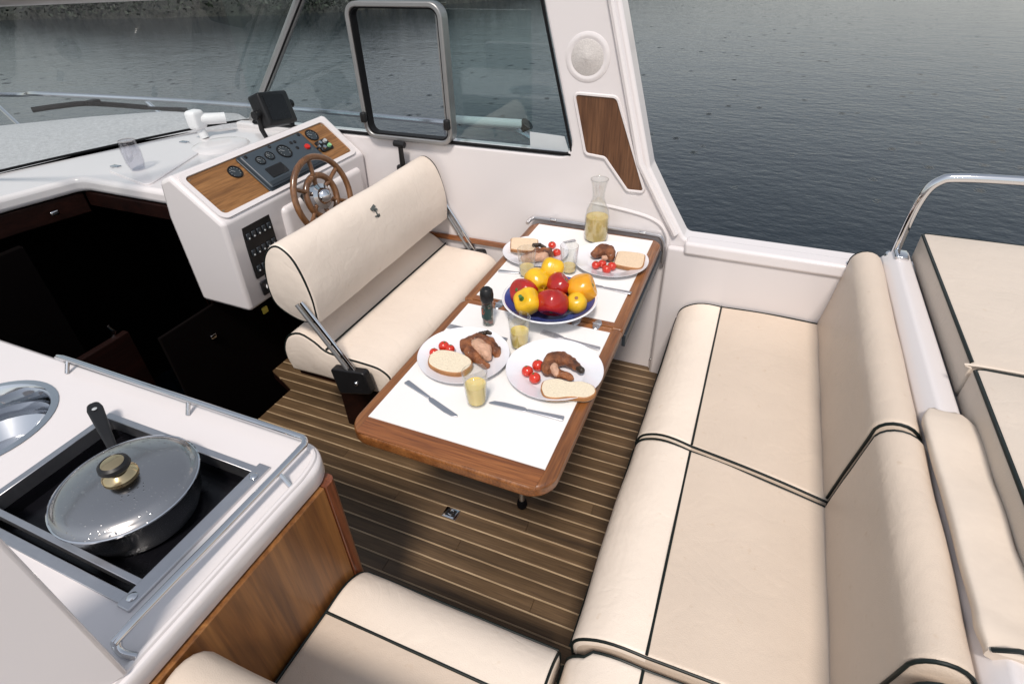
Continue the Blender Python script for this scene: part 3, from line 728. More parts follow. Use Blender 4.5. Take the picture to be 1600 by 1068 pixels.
build('hub', MB().lathe([(0, 0.03), (0.016, 0.028), (0.028, 0.016), (0.033, 0.0), (0.05, -0.006), (0.052, -0.03)], 28, (0, 0, 0), Mx), STEELM, whl, local=True)
build('shaft', MB().tube([tilt @ Vector((-0.02, 0, 0)), tilt @ Vector((-0.10, 0, 0))], 0.03, 16), BLK, whl, local=True)

# ---- plotter on its bracket, throttle lever
plc = PX(427, 171, -1.965)
plo = thing('chart_plotter', 'black chart plotter on a tilting bracket behind the helm console', 'chart plotter', (plc.x, plc.y, 0.92))
tm = Matrix.Translation(plc) @ Matrix.Rotation(math.radians(-8), 4, 'X') @ Matrix.Rotation(math.radians(-20), 4, 'Y')
pbx = MB().rbox((0, 0, 0), 0.035, 0.086, 0.068, 0.012, 3, div=2).xf(tm)
cs = build('case', pbx, BLK, plo)
build('screen', MB().box(0.0355, 0.037, -0.066, 0.05, -0.05, 0.05).xf(tm), HOB, cs)
build('bracket', MB().tube([plc + Vector((0, -0.092, 0)), plc + Vector((0, -0.095, -0.06)), (plc.x + 0.01, plc.y - 0.07, 0.925), (plc.x + 0.01, plc.y + 0.07, 0.925), plc + Vector((0, 0.095, -0.06)), plc + Vector((0, 0.092, 0))], 0.010, 8), BLK, plo)
for d in (-1, 1):
    build('bracket_knob', MB().tube([plc + Vector((0, 0.085 * d, 0)), plc + Vector((0, 0.115 * d, 0))], 0.018, 12), BLK, plo)
lv = thing('throttle_lever', 'black throttle lever with bar grip beside the side window', 'lever', PY(628, 252, 2.085))
l0 = PY(629, 256, 2.085) + Vector((0, 0, -0.03)); l1 = PY(625, 226, 2.075)
build('lever_arm', MB().tube([l0, l1], [0.013, 0.010], 10), BLK, lv)
build('grip', MB().tube([l1 + Vector((-0.028, 0, 0.004)), l1 + Vector((0.022, 0, 0.0))], 0.014, 12), BLK, lv)
build('lever_base', MB().rbox(l0 + Vector((0, 0.015, -0.03)), 0.04, 0.015, 0.05, 0.012, 3, div=1), BLK, lv)

# ================================================================== CUSHIONS
def seatprof(a0, a1, b0, b1, pipe, bull=0.055):
    """bullnose at a0, flat top at b1, slight valley at the piping seam"""
    pts = [(a1, b0), (a1, b1 - 0.01), (a1 - 0.012, b1 - 0.001)]
    s = 1 if a1 > a0 else -1
    k = 10
    for i in range(k + 1):
        t = i / k; a = a1 - 0.012 * s + (pipe - (a1 - 0.012 * s)) * t
        pts.append((a, b1 + 0.006 * math.sin(math.pi * t)))
    k = 14
    L = abs(pipe - a0)
    for i in range(1, k + 1):
        t = i / k; th = t * math.pi * 0.62
        pts.append((pipe - s * L * math.sin(min(th, math.pi / 2)) ** 0.95 if th < math.pi / 2 else a0 + s * 0.02 * (th - math.pi / 2) ** 1.5,
                    b1 + 0.004 * math.sin(math.pi * min(1, t * 2.2)) - 0.078 * (1 - math.cos(th)) ** 1.25 ))
    pts.append((a0 + s * 0.012, b0 + 0.02)); pts.append((a0 + s * 0.03, b0))
    return dense(pts, 0.02)
def at_prof(prof, i, out):                                             # nothing fancy: profile point pushed out
    N = norms2(prof); return (prof[i][0] + N[i].x * out, prof[i][1] + N[i].y * out)
def seat(name, label, prof, pipe_ab, t0, t1, mapf, group=None, seed=0, ends=(True, True), mat=CREAM, front=None):
    T0 = t0 if callable(t0) else (lambda a: t0); T1 = t1 if callable(t1) else (lambda a: t1)
    am = sum(p[0] for p in prof) / len(prof); bm_ = min(p[1] for p in prof)
    root = thing(name, label, 'cushion', Vector(mapf(am, bm_, (T0(am) + T1(am)) / 2)), 0, group)
    uo = build('upholstery', cushion(prof, t0, t1, mapf, 0.016, 16, seed=seed), ROLLV, root, smooth=60)
    pa, pb_ = pipe_ab
    uo.data.materials.append(TANV); off = worldloc(root); ax = 0 if mapf is XY else 1; sg = 1 if max(prof, key=lambda p: abs(p[0] - pa))[0] > pa else -1
    for f_ in uo.data.polygons:                                 # the flat seat panel is a tanner cloth than the front roll
        if (f_.center[ax] + off[ax] - pa) * sg > 0.0: f_.material_index = 1
    build('piping', MB().tube([mapf(pa, pb_ + 0.0015, T0(pa) + 0.008 + (T1(pa) - T0(pa) - 0.016) * k / 20) for k in range(21)], 0.0035, 8), PIPE, root)
    N = norms2(prof)
    for e, on in zip((0, 1), ends):
        if not on: continue
        path = []
        for i, (a, b) in enumerate(prof):
            if b < bm_ + 0.012: continue
            t = T0(a) + 0.0045 if e == 0 else T1(a) - 0.0045
            path.append((i, mapf(a - N[i].x * 0.0035, b - N[i].y * 0.0035, t)))
        build('piping', MB().tube([q for _, q in path], 0.0035, 8), PIPE, root)
    if front:
        a, b = front
        build('piping', MB().tube([mapf(a, b, T0(a) + 0.008 + (T1(a) - T0(a) - 0.016) * k / 12) for k in range(13)], 0.004, 8), PIPE, root)
    return root
ZS = 0.42
# aft settee, runs athwartships: a = x, t = y
sprof = seatprof(-0.150, 0.40, 0.29, ZS, 0.015)
fa = min(sprof, key=lambda p: p[0])
XY = lambda a, b, t: (a, t, b)
seam = lambda off: (lambda a: 1.250 - 0.205 * (a - 0.0) + off)
GS = 'cushions of the L shaped cockpit settee'
seat('settee_seat_cushion', 'cream seat cushion with dark piping against the white coaming', sprof, (0.015, ZS), seam(0.006), 2.08, XY, GS, 1, front=(fa[0] - 0.001, fa[1] - 0.02))
seat('settee_seat_cushion', 'middle cream seat cushion of the aft settee beside the bare floor', sprof, (0.015, ZS), 0.605, seam(-0.006), XY, GS, 2, front=(fa[0] - 0.001, fa[1] - 0.02))
seat('settee_seat_cushion', 'corner cream seat cushion where the two settee runs meet', sprof, (0.015, ZS), -0.12, lambda a: 0.588 if a > -0.1 else 0.575, XY, GS, 3, front=(fa[0] - 0.001, fa[1] - 0.02))
# port bench, runs fore and aft: a = y, t = x
bprof = seatprof(0.580, 0.05, 0.29, ZS, 0.432)
YX = lambda a, b, t: (t, a, b)
seat('settee_seat_cushion', 'cream bench cushion butting against the varnished galley end panel', bprof, (0.432, ZS), -0.688, -0.160, YX, GS, 4, front=(0.578, 0.36))

def backprof(ax, top, thick, lean, b0=0.405):
    """backrest section: front face leaning back, rounded top, ax = foot of the front face"""
    pts = [(ax, b0), (ax + lean * 0.35, b0 + (top - b0) * 0.40), (ax + lean * 0.75, b0 + (top - b0) * 0.78)]
    c = (ax + lean + thick * 0.45, top - thick * 0.5)
    for k in range(9):
        a = math.radians(165 - k * 17.5)
        pts.append((c[0] + thick * 0.52 * math.cos(a), c[1] + thick * 0.50 * math.sin(a)))
    pts += [(ax + lean + thick, top - thick * 0.9), (ax + lean + thick, b0)]
    return dense(pts, 0.02)
def back(label, prof, t0, t1, mapf, seed, group, pipes=(True, True)):
    T0 = t0 if callable(t0) else (lambda a: t0); T1 = t1 if callable(t1) else (lambda a: t1)
    am = sum(p[0] for p in prof) / len(prof); bm_ = min(p[1] for p in prof)
    root = thing('settee_back_cushion', label, 'cushion', Vector(mapf(am, bm_, (T0(am) + T1(am)) / 2)), 0, group)
    build('upholstery', cushion(prof, t0, t1, mapf, 0.02, 18, seed=seed), TANV, root, smooth=60)
    N = norms2(prof)
    for e, on in zip((0, 1), pipes):
        if not on: continue
        path = []
        for i, (a, b) in enumerate(prof):
            if b < bm_ + 0.012: continue
            t = T0(a) + 0.0055 if e == 0 else T1(a) - 0.0055
            path.append(mapf(a - N[i].x * 0.005, b - N[i].y * 0.005, t))
        build('piping', MB().tube(path, 0.0038, 8), PIPE, root)
    bx = max(p[0] for p in prof) if mapf is XY else min(p[0] for p in prof)
    zz = max(p[1] for p in prof) - 0.075
    build('back_seam', MB().tube([mapf(bx + (0.002 if mapf is XY else -0.002), zz, T0(bx) + 0.02 + (T1(bx) - T0(bx) - 0.04) * k / 12) for k in range(13)], 0.0035, 6), CRPIPE, root)
    return root
kprof = backprof(0.368, 0.735, 0.10, 0.035)
GB = 'backrest cushions of the cockpit settee'
bseam = lambda off: (lambda a: 1.176 - 0.10 * (a - 0.37) + off)
back('cream backrest cushion rising above the white coaming', kprof, bseam(0.007), lambda a: 2.10, XY, 11, GB)
back('middle cream backrest cushion in front of the folded canvas', kprof, 0.615, bseam(-0.007), XY, 12, GB)
back('corner cream backrest cushion beside the bare end of the aft ledge', kprof, -0.1, 0.590, XY, 13, GB)
pprof = [(-p[0] + 0.368 + 0.228, p[1]) for p in backprof(0.368, 0.735, 0.11, 0.025)]
back('cream backrest cushion tucked beside the galley counter end', pprof, -0.684, -0.15, YX, 14, GB, (False, True))

# settee bases
sb = thing('settee_plinth', 'white moulded plinth under the L shaped settee', 'settee base', (0.1, 1.0, 0))
build('base_box', MB().box(-0.10, 0.50, -0.1, 2.083, -0.02, 0.288), GEL, sb, bevel=0.01)
build('base_box', MB().box(-0.688, -0.103, -0.02, 0.53, -0.02, 0.288), GEL, sb, bevel=0.01)

# ---- aft ledge, sunpads, stern rail, folded canvas
led = tag(build('aft_ledge', MB().prism(rounded([(0.500, 0.30), (0.500, 0.700), (0.53, 0.735), (0.575, 0.730), (0.60, 0.68), (0.60, 0.30)], 0.012, 3), -0.3, 2.14, 'y'), GEL, bevel=0.004), 'white moulded ledge between the settee backs and the aft sunpads', 'ledge')
lk = thing('ledge_fitting', 'small chrome fitting on the outboard end of the white ledge', 'fitting', (0.545, 2.09, 0.735))
build('plate', MB().rbox((0.545, 2.09, 0.738), 0.02, 0.03, 0.006, 0.004, 2, div=1), STEELM, lk)
spb = tag(build('aft_deck', MB().box(0.603, 2.6, -0.8, 2.16, 0.25, 0.70), GEL, bevel=0.02), 'white moulded aft deck carrying the sunpads', 'boat deck')
def pad(label, y0, y1, seed):
    root = thing('sunpad', label, 'sunpad', (1.5, (y0 + y1) / 2, 0.70), 0, 'cream sunpads on the aft deck')
    def fn(p):
        return Vector((p.x, p.y, p.z + (0.012 * (1 - (p.x / 0.98) ** 2) * (1 - (2 * p.y / (y1 - y0)) ** 4) if p.z > 0 else 0)))
    build('upholstery', MB().rbox((1.555, (y0 + y1) / 2, 0.752), 0.965, (y1 - y0) / 2, 0.050, 0.012, 3, fn, 10), CREAM2, root, smooth=60)
    e = 0.593; z = 0.798
    build('piping', MB().tube([(e + 0.001, y0 + 0.012, z), (e + 0.001, y1 - 0.012, z), (e + 0.02, y1 - 0.003, z), (2.5, y1 - 0.003, z)], 0.0048, 8), PIPE, root)
    return root
p1 = pad('cream vinyl sunpad beside the stern rail', 1.378, 2.15, 1)
p2 = pad('cream vinyl sunpad alongside the folded canvas', -0.2, 1.368, 2)
stp = tag(build('fastening_strap', MB().tube(smoothpath([(0.589, 1.372, 0.770), (0.590, 1.373, 0.792), (0.60, 1.373, 0.803), (0.9, 1.373, 0.806), (1.6, 1.373, 0.815)], 6), 0.003, 8), CANVAS), 'thin cream strap lying in the joint between the two sunpads', 'strap')
srl = thing('stern_rail', 'bent stainless steel stern rail above the aft sunpad', 'rail', (0.53, 2.13, 0.74))
build('tube', MB().tube(smoothpath([(0.535, 2.135, 0.70), (0.538, 2.135, 0.86), (0.55, 2.135, 0.945), (0.575, 2.135, 0.985), (0.62, 2.135, 1.000), (0.8, 2.14, 1.008), (1.2, 2.15, 1.012), (2.3, 2.16, 1.012)], 7), 0.0145, 14), STEELM, srl)
build('base_flange', MB().lathe([(0.0, 0.012), (0.026, 0.012), (0.03, 0)], 18, (0.535, 2.135, 0.705)), STEELM, srl)
cv = MB(); nr, nl = 20, 60; fv = []
for i in range(nl + 1):
    t = i / nl; yy = 1.262 - 0.60 * t
    wdt = 0.049 + 0.003 * math.sin(t * 9) * (1 - t); hgt = 0.040
    if t < 0.08: k = 0.45 + 0.55 * math.sqrt(t / 0.08); wdt *= k; hgt *= k
    if t > 0.9: wdt *= 1 + (t - 0.9) * 1.2
    for k in range(nr):
        a = 2 * math.pi * k / nr; ca, sa = math.cos(a), math.sin(a)
        x = 0.540 + 0.006 * t + wdt * math.copysign(abs(ca) ** 0.6, ca); z = 0.733 + hgt * (math.copysign(abs(sa) ** 0.6, sa) * 0.55) - 0.010 * (1 - ca * ca) * (sa > 0)
        q = Vector((x, yy, z)); wv = noise.noise(q * 9) * 0.006 + noise.noise(Vector((x * 22, yy * 5, z * 22))) * 0.004 + (0.006 * math.sin((yy * 1.0 + x * 0.5) * 60) * max(0, (t - 0.85) / 0.15))
        fv.append(q + Vector((ca, 0, sa)) * wv)
cv.add(fv, [(i * nr + k, i * nr + (k + 1) % nr, (i + 1) * nr + (k + 1) % nr, (i + 1) * nr + k) for i in range(nl) for k in range(nr)] + [tuple(range(nr)), tuple(nl * nr + k for k in range(nr - 1, -1, -1))])
fc = thing('folded_canvas', 'long roll of folded cream canvas lying along the aft ledge', 'canvas', (0.55, 0.95, 0.72))
build('canvas_roll', cv, CANVAS, fc, smooth=70)
build('canvas_hem', MB().tube([(0.505, 0.663, 0.742), (0.53, 0.659, 0.765), (0.56, 0.660, 0.768), (0.59, 0.663, 0.760)], 0.004, 6), PIPE, fc)

# ================================================================== HELM SEAT
hsx = thing('helm_bench', 'cream double helm seat with flip over bolster backrest and chrome arms', 'seat', (-1.25, 1.65, 0))
hp = [(-1.232, 0.620), (-1.228, 0.71), (-1.244, 0.80), (-1.270, 0.862), (-1.312, 0.893), (-1.352, 0.882), (-1.388, 0.84), (-1.408, 0.78), (-1.415, 0.71), (-1.400, 0.655), (-1.345, 0.622), (-1.29, 0.610)]
hp = [(p.x, p.y) for p in smoothpath([Vector((a, b, 0)) for a, b in hp + [hp[0]]], 4)[:-1]]
bk = build('backrest', cushion(hp, 1.165, 2.095, XY, 0.012, 16, seed=21), CREAM, hsx, smooth=60)
N = norms2(hp)
for e, t in ((0, 1.169), (1, 2.091)):
    build('piping', MB().tube([XY(a - N[i].x * 0.004, b - N[i].y * 0.004, t) for i, (a, b) in enumerate(hp)], 0.0036, 8, closed=True), PIPE, bk)
# small embroidered emblem on the backrest: a slanting bar over a little cross on a foot
ec = PX(588, 332, -1.252)
em = MB()
def face_x(z):                                                 # aft face of the bolster at height z
    best = max((q for q in hp), key=lambda q: (q[0] if abs(q[1] - z) < 0.012 else -9)); return best[0]
def eb(dy0, dz0, dy1, dz1, wd):
    d = Vector((dy1 - dy0, dz1 - dz0)); nn = Vector((-d.y, d.x)).normalized() * wd
    q = [(dy0 + nn.x, dz0 + nn.y), (dy1 + nn.x, dz1 + nn.y), (dy1 - nn.x, dz1 - nn.y), (dy0 - nn.x, dz0 - nn.y)]
    mb = MB().prism([(ec.y + a, ec.z + b) for a, b in q], -1.230, -1.2185, 'x')
    for p in mb.v:                                             # lie on the bulging face
        p.x = face_x(p.z) + (0.0012 if p.x > -1.224 else -0.006)
    em.v += []; em.add(mb.v, mb.f)
eb(-0.0158, 0.0144, 0.0144, 0.0216, 0.0040)
eb(-0.0029, 0.0072, 0.0158, 0.0086, 0.0025); eb(0.0058, 0.0115, 0.0043, -0.0158, 0.0032); eb(-0.0115, -0.0115, 0.0000, -0.0130, 0.0022); eb(0.0014, -0.0158, 0.0144, -0.0144, 0.0050)
emo = build('emblem', em, plain('emblem_thread', (0.075, 0.085, 0.08), 0.6), bk, smooth=0); emo['label'] = 'tiny dark embroidered emblem'
sp2 = [(-1.445, 0.345), (-1.462, 0.40), (-1.455, 0.455), (-1.42, 0.510), (-1.36, 0.535), (-1.30, 0.512), (-1.26, 0.482), (-1.2, 0.474), (-1.08, 0.470), (-1.03, 0.462), (-0.995, 0.435), (-0.990, 0.39), (-1.0, 0.345)]
sp2 = dense([(p.x, p.y) for p in smoothpath([Vector((a, b, 0)) for a, b in sp2], 3)], 0.02)
st_ = build('seat_cushion', cushion(sp2, 1.185, 2.095, XY, 0.014, 16, seed=22), CREAM, hsx, smooth=60)
build('piping', MB().tube([(-1.258, 1.192 + 0.9 * k / 12, 0.484) for k in range(13)], 0.0036, 8), PIPE, st_)
N = norms2(sp2)
build('piping', MB().tube([XY(a - N[i].x * 0.004, b - N[i].y * 0.004, 1.1895) for i, (a, b) in enumerate(sp2) if b > 0.385], 0.0036, 8), PIPE, st_)
for yy, nm in ((1.150, 'port'), (2.108, 'stbd')):
    for d in (-0.012, 0.012):
        build('arm', MB().tube([(-1.275 + d, yy, 0.70 + d * 0.6), (-1.105 + d, yy, 0.43 + d * 0.6)], 0.0075, 10), ALUF if d < 0 else STEELM, hsx)
    br = build('hinge_bracket', MB().prism(rounded([(-1.205, 0.455), (-1.06, 0.475), (-1.045, 0.385), (-1.19, 0.345)], 0.012, 3), yy - 0.016, yy + 0.016, 'y'), BLK, hsx, bevel=0.004)
    build('bolt', MB().ball((-1.10, yy - 0.016, 0.42), 0.009, 8), STEEL, br)
build('seat_board', MB().box(-1.43, -1.02, 1.20, 2.09, 0.318, 0.344), DARKW, hsx, bevel=0.003)
build('pedestal', MB().box(-1.345, -1.10, 1.285, 2.0, 0.0, 0.317), DARKW, hsx, bevel=0.004)

# ================================================================== TABLE
tb = thing('folding_table', 'two leaf dining table with white tops in a varnished hardwood frame', 'table', (-0.535, 1.45, 0))
ZT = 0.66
def leaf(y0, y1, r, mat, nm):
    op = rounded([(-0.812, y0), (-0.256, y0), (-0.256, y1), (-0.812, y1)], r, 7)
    o = build(nm, MB().prism(op, ZT - 0.038, ZT), mat, tb, bevel=0.010, seg=4)
    return o
near = leaf(0.752, 1.4265, [0.065, 0.065, 0.012, 0.035], TABW, 'table_leaf')
far = leaf(1.4285, 2.095, [0.012, 0.012, 0.05, 0.05], TABW, 'table_leaf')
# cross rails in wood with the grain running the other way
build('end_rail', MB().prism(rounded([(-0.775, 0.757), (-0.293, 0.757), (-0.288, 0.813), (-0.777, 0.813)], 0.004, 2), ZT - 0.01, ZT + 0.0015), TABX, near)
build('end_rail', MB().box(-0.777, -0.288, 1.398, 1.4235, ZT - 0.01, ZT + 0.0015), TABX, near)
build('end_rail', MB().box(-0.777, -0.288, 1.4315, 1.457, ZT - 0.01, ZT + 0.0015), TABX, far)
build('white_top', MB().box(-0.777, -0.289, 0.8135, 1.3975, ZT - 0.01, ZT + 0.003), LAM, near, smooth=0)
build('white_top', MB().box(-0.775, -0.291, 1.4575, 2.072, ZT - 0.01, ZT + 0.003), LAM, far, smooth=0)
for px, py in ((905, 494), (936, 502), (781, 476)):
    p = PZ(px, py, ZT); hg = build('hinge', MB().lathe([(0, 0.005), (0.017, 0.004), (0.020, 0.0)], 20, (0, 0, 0)).xf(Matrix.Translation((p.x, 1.4275, ZT + 0.001)) @ Matrix.Diagonal((0.7, 1.5, 1, 1))), ALU, tb)
    build('hinge_pin', MB().tube([(p.x - 0.015, 1.4275, ZT + 0.006), (p.x + 0.015, 1.4275, ZT + 0.006)], 0.003, 6), STEEL, hg)
lg = build('leg', MB().tube([(-0.50, 1.165, 0.03), (-0.50, 1.165, ZT - 0.038)], 0.0115, 12), STEEL, tb)
build('foot', MB().lathe([(0, 0), (0.017, 0), (0.019, 0.012), (0.015, 0.032), (0.011, 0.036)], 16, (-0.50, 1.165, 0.001)), RUB, lg)
# metal track holding the far end on the wall
tr = build('wall_track', MB().tube(smoothpath([(-0.825, 2.06, ZT + 0.004), (-0.815, 2.092, ZT + 0.012), (-0.775, 2.104, ZT + 0.014), (-0.5, 2.104, ZT + 0.014), (-0.30, 2.104, ZT + 0.014), (-0.262, 2.102, ZT + 0.002), (-0.248, 2.10, ZT - 0.04), (-0.246, 2.10, ZT - 0.10)], 6), 0.008, 8), ALU, tb)
for x in (-0.72, -0.34):
    build('track_bolt', MB().rbox((x, 2.098, ZT + 0.020), 0.014, 0.006, 0.006, 0.003, 2, div=1), STEEL, tr)
build('under_rail', MB().box(-0.262, -0.250, 1.46, 2.08, ZT - 0.085, ZT - 0.040), PANELD, tb, bevel=0.002)

# ================================================================== GALLEY
gl = thing('galley_counter', 'white galley counter with sink, fiddle rail and varnished end panel', 'galley counter', (-1.3, 0.35, 0))
ZG = 0.772
# counter built round the stove well and the sink
SX, SY, SR = -1.535, 0.365, 0.150
wx0, wx1, wy0, wy1 = -1.262, -0.822, 0.205, 0.497
outer = rounded([(-0.702, -0.30), (-0.702, 0.612), (-2.35, 0.612), (-2.35, -0.30)], [0, 0.075, 0, 0], 10)
ON = norms2(outer)
inner1 = rounded([(wx0, wy0), (wx1, wy0), (wx1, wy1), (wx0, wy1)], 0.01, 3)
inner2 = [(SX + SR * math.cos(2 * math.pi * k / 48), SY + SR * 0.98 * math.sin(2 * math.pi * k / 48)) for k in range(48)]
bm = bmesh.new(); loops = []; RT = 0.014
for lp in ([(p[0] - q.x * RT, p[1] - q.y * RT) for p, q in zip(outer, ON)], inner1, inner2):
    vv = [bm.verts.new((p[0], p[1], ZG)) for p in lp]
    loops += [bm.edges.new((vv[i], vv[(i + 1) % len(vv)])) for i in range(len(vv))]
bmesh.ops.triangle_fill(bm, use_beauty=True, use_dissolve=False, edges=loops)
bm.verts.index_update()
tmb = MB().add([v_.co.copy() for v_ in bm.verts], [tuple(v_.index for v_ in f_.verts) for f_ in bm.faces]); bm.free()
ct = build('worktop', tmb, GEL, gl, smooth=0)
no = len(outer); emb = MB(); rows_ = [(RT * (1 - math.sin(math.radians(t_))), -RT * (1 - math.cos(math.radians(t_)))) for t_ in range(0, 91, 15)] + [(0.0, -0.046), (0.006, -0.052), (0.03, -0.0525)]
emb.add([(p[0] - q.x * i_, p[1] - q.y * i_, ZG + z_) for i_, z_ in rows_ for p, q in zip(outer, ON)], [(r_ * no + k, (r_ + 1) * no + k, (r_ + 1) * no + (k + 1) % no, r_ * no + (k + 1) % no) for r_ in range(len(rows_) - 1) for k in range(no)])
build('worktop_edge', emb, GEL, ct, smooth=50, recalc=False)
for lp in (inner1, inner2):
    n_ = len(lp); build('cutout_edge', MB().add([(p[0], p[1], z_) for z_ in (ZG, ZG - 0.05) for p in lp], [(k, (k + 1) % n_, n_ + (k + 1) % n_, n_ + k) for k in range(n_)]), GEL, ct)
build('raised_edge', MB().tube(smoothpath([(-0.716, -0.2, ZG), (-0.716, 0.4, ZG), (-0.716, 0.53, ZG), (-0.735, 0.583, ZG), (-0.78, 0.598, ZG)], 6) , 0.006, 8), GEL, ct)
ep = build('end_panel', MB().box(-0.712, -0.694, -0.25, 0.548, 0.0, 0.719), MAHOG, gl, bevel=0.002)
ep['label'] = 'varnished wood end panel of the galley counter'
build('corner_post', MB().prism(rounded([(-0.724, 0.549), (-0.690, 0.549), (-0.690, 0.583), (-0.724, 0.583)], [0, 0.002, 0.016, 0], 4), 0.0, 0.7195), MAHR, gl)
build('front_panel', MB().box(-2.3, -0.725, 0.56, 0.578, -0.7, 0.719), DARKW, gl)
# sink bowl
sk = build('sink_bowl', MB().lathe([(SR + 0.012, ZG + 0.002), (SR - 0.004, ZG + 0.003), (SR - 0.010, ZG - 0.004), (SR - 0.016, ZG - 0.09), (SR - 0.05, ZG - 0.125), (0.03, ZG - 0.13), (0.0, ZG - 0.13)], 48, (SX, SY, 0)), STEELM, gl)
build('drain', MB().lathe([(0.0, ZG - 0.124), (0.012, ZG - 0.124), (0.020, ZG - 0.122), (0.026, ZG - 0.128)], 24, (SX + 0.01, SY, 0)), STEEL, sk)
# stove well
hobb = build('hob', MB().box(wx0 - 0.006, wx1 + 0.006, wy0 - 0.006, wy1 + 0.006, ZG - 0.10, ZG - 0.058), HOB, gl)
for (x0, x1, y0, y1) in ((wx0 - 0.012, wx1 + 0.0, wy1 - 0.004, wy1 + 0.012), (wx0 - 0.012, wx1, wy0 - 0.016, wy0 + 0.003), (wx0 - 0.014, wx0 + 0.004, wy0 + 0.0035, wy1 - 0.0045)):
    build('hob_frame', MB().box(x0, x1, y0, y1, ZG - 0.03, ZG + 0.004), ALUF if x0 > wx1 - 0.2 else ALU, hobb, bevel=0.001, seg=1)
fbar = build('hob_frame', MB().box(wx1 + 0.0005, wx1 + 0.030, wy0 - 0.020, wy1 + 0.020, ZG - 0.002, ZG + 0.007), ALU, hobb, bevel=0.002)
build('hob_bar', MB().box(wx0, wx1, wy0 + 0.020, wy0 + 0.032, ZG - 0.02, ZG + 0.0), ALU, hobb, bevel=0.001)
build('hob_lining', MB().prism([(wx0 + 0.005, wy0 + 0.004), (wx1 - 0.002, wy0 + 0.004), (wx1 - 0.002, wy0 + 0.019), (wx0 + 0.005, wy0 + 0.019)], ZG - 0.058, ZG - 0.054), BLACKV, hobb)
for x0, x1, y0, y1 in ((wx0, wx0 + 0.004, wy0, wy1), (wx1 - 0.001, wx1 + 0.0, wy0, wy1), (wx0 + 0.004, wx1 - 0.001, wy1 - 0.004, wy1 - 0.0042 + 0.004), (wx0 + 0.004, wx1 - 0.001, wy0, wy0 + 0.0035)):
    build('well_lining', MB().box(x0, x1, y0, y1, ZG - 0.06, ZG - 0.031), HOB, hobb, smooth=0)
for px, py in ((206, 931), (396, 743)):
    p = PZ(px, py, ZG + 0.008); scw = build('screw', MB().lathe([(0, 0.003), (0.004, 0.003), (0.007, 0.0015), (0.009, 0)], 14, p), STEELM, hobb)
# fiddle rail
rz = ZG + 0.030
rpts = [(-0.716, 0.140, ZG + 0.002), (-0.737, 0.134, ZG + 0.010), (-0.748, 0.140, rz - 0.008), (-0.747, 0.165, rz), (-0.746, 0.40, rz), (-0.746, 0.560, rz), (-0.748, 0.580, rz), (-0.762, 0.592, rz), (-0.80, 0.593, rz), (-1.2, 0.593, rz), (-1.545, 0.594, rz), (-1.56, 0.594, rz - 0.01)]
fr = build('fiddle_rail', MB().tube(smoothpath(rpts, 5), 0.0072, 10), STEELM, gl)
for px, py in ((458, 738), ):
    build('rail_post', MB().tube([(-0.746, 0.497, rz), (-0.722, 0.494, ZG + 0.002)], 0.005, 8), STEEL, fr)
for x in (-1.10, -1.53):
    build('rail_post', MB().tube([(x, 0.593, rz), (x + 0.008, 0.572, ZG + 0.002)], 0.005, 8), STEEL, fr)

# ---- port bulkhead beside the camera
bk2 = MB().prism(rounded([(-0.62, ZG + 0.001), (0.120, ZG + 0.001), (0.120, 1.20), (-0.05, 1.22), (-0.62, 1.10)], [0, 0, 0.03, 0.1, 0.03], 4), -0.023, 0.0, 'x')
for p in bk2.v: p.x = -0.703 + p.x + (p.y - 0.12) * 0.48
pbk = tag(build('port_bulkhead', bk2, GEL, bevel=0.008, seg=3), 'plain white bulkhead standing on the galley counter next to the stove', 'bulkhead')
tag(build('port_hull_side', MB().box(-2.4, 0.6, -0.80, -0.70, -0.5, 0.9), GEL, bevel=0.02), 'white boat side behind the galley counter', 'boat side')

# ---- pan with lid
PCX, PCY = -1.000, 0.358
pan = thing('frying_pan', 'stainless pan with rain wet lid standing on the black hob', 'pan', (PCX, PCY, ZG - 0.058))
Z0 = 0.0; RP = 0.128
build('pan_body', MB().lathe([(0, 0.002), (0.085, 0.002), (0.105, 0.01), (RP - 0.008, 0.045), (RP - 0.003, 0.088), (RP + 0.001, 0.092), (RP - 0.004, 0.0925), (RP - 0.010, 0.05), (0.0, 0.02)], 64), STEEL, pan, local=True)
lid = build('lid', MB().lathe([(RP + 0.003, 0.093), (RP + 0.004, 0.0965), (RP - 0.002, 0.099), (RP - 0.006, 0.103), (RP - 0.012, 0.108), (RP - 0.022, 0.1125), (0.07, 0.119), (0.03, 0.1222), (0.0, 0.123)], 72), LIDM, pan, local=True)
build('lid_rim', MB().tube([((RP + 0.003) * math.cos(2 * math.pi * k / 64), (RP + 0.003) * math.sin(2 * math.pi * k / 64), 0.0955) for k in range(64)], 0.0026, 6, closed=True), STEELM, lid, local=True)
build('knob_base', MB().lathe([(0.0, 0.1230), (0.028, 0.1220), (0.032, 0.1260), (0.028, 0.1320), (0.018, 0.1380), (0.014, 0.1430)], 32), BRASS, lid, local=True)
kb = build('knob', MB().lathe([(0.012, 0.1400), (0.024, 0.1420), (0.0285, 0.1480), (0.027, 0.1560), (0.0215, 0.1600), (0.019, 0.1580)], 32), BLK, lid, local=True)
build('knob_cap', MB().lathe([(0.0, 0.1615), (0.015, 0.1610), (0.0215, 0.1585), (0.0215, 0.1550)], 32), BRASS, lid, local=True)
hd = Vector((-0.205, 0.098, 0)).normalized(); hn = Vector((-hd.y, hd.x, 0))
hb = MB(); hp2 = []
secs = [(RP - 0.004, 0.010, 0.070), (RP + 0.02, 0.009, 0.080), (0.19, 0.011, 0.092), (0.24, 0.014, 0.100), (0.278, 0.016, 0.106), (0.292, 0.013, 0.108), (0.298, 0.006, 0.109)]
vs = []; fs = []
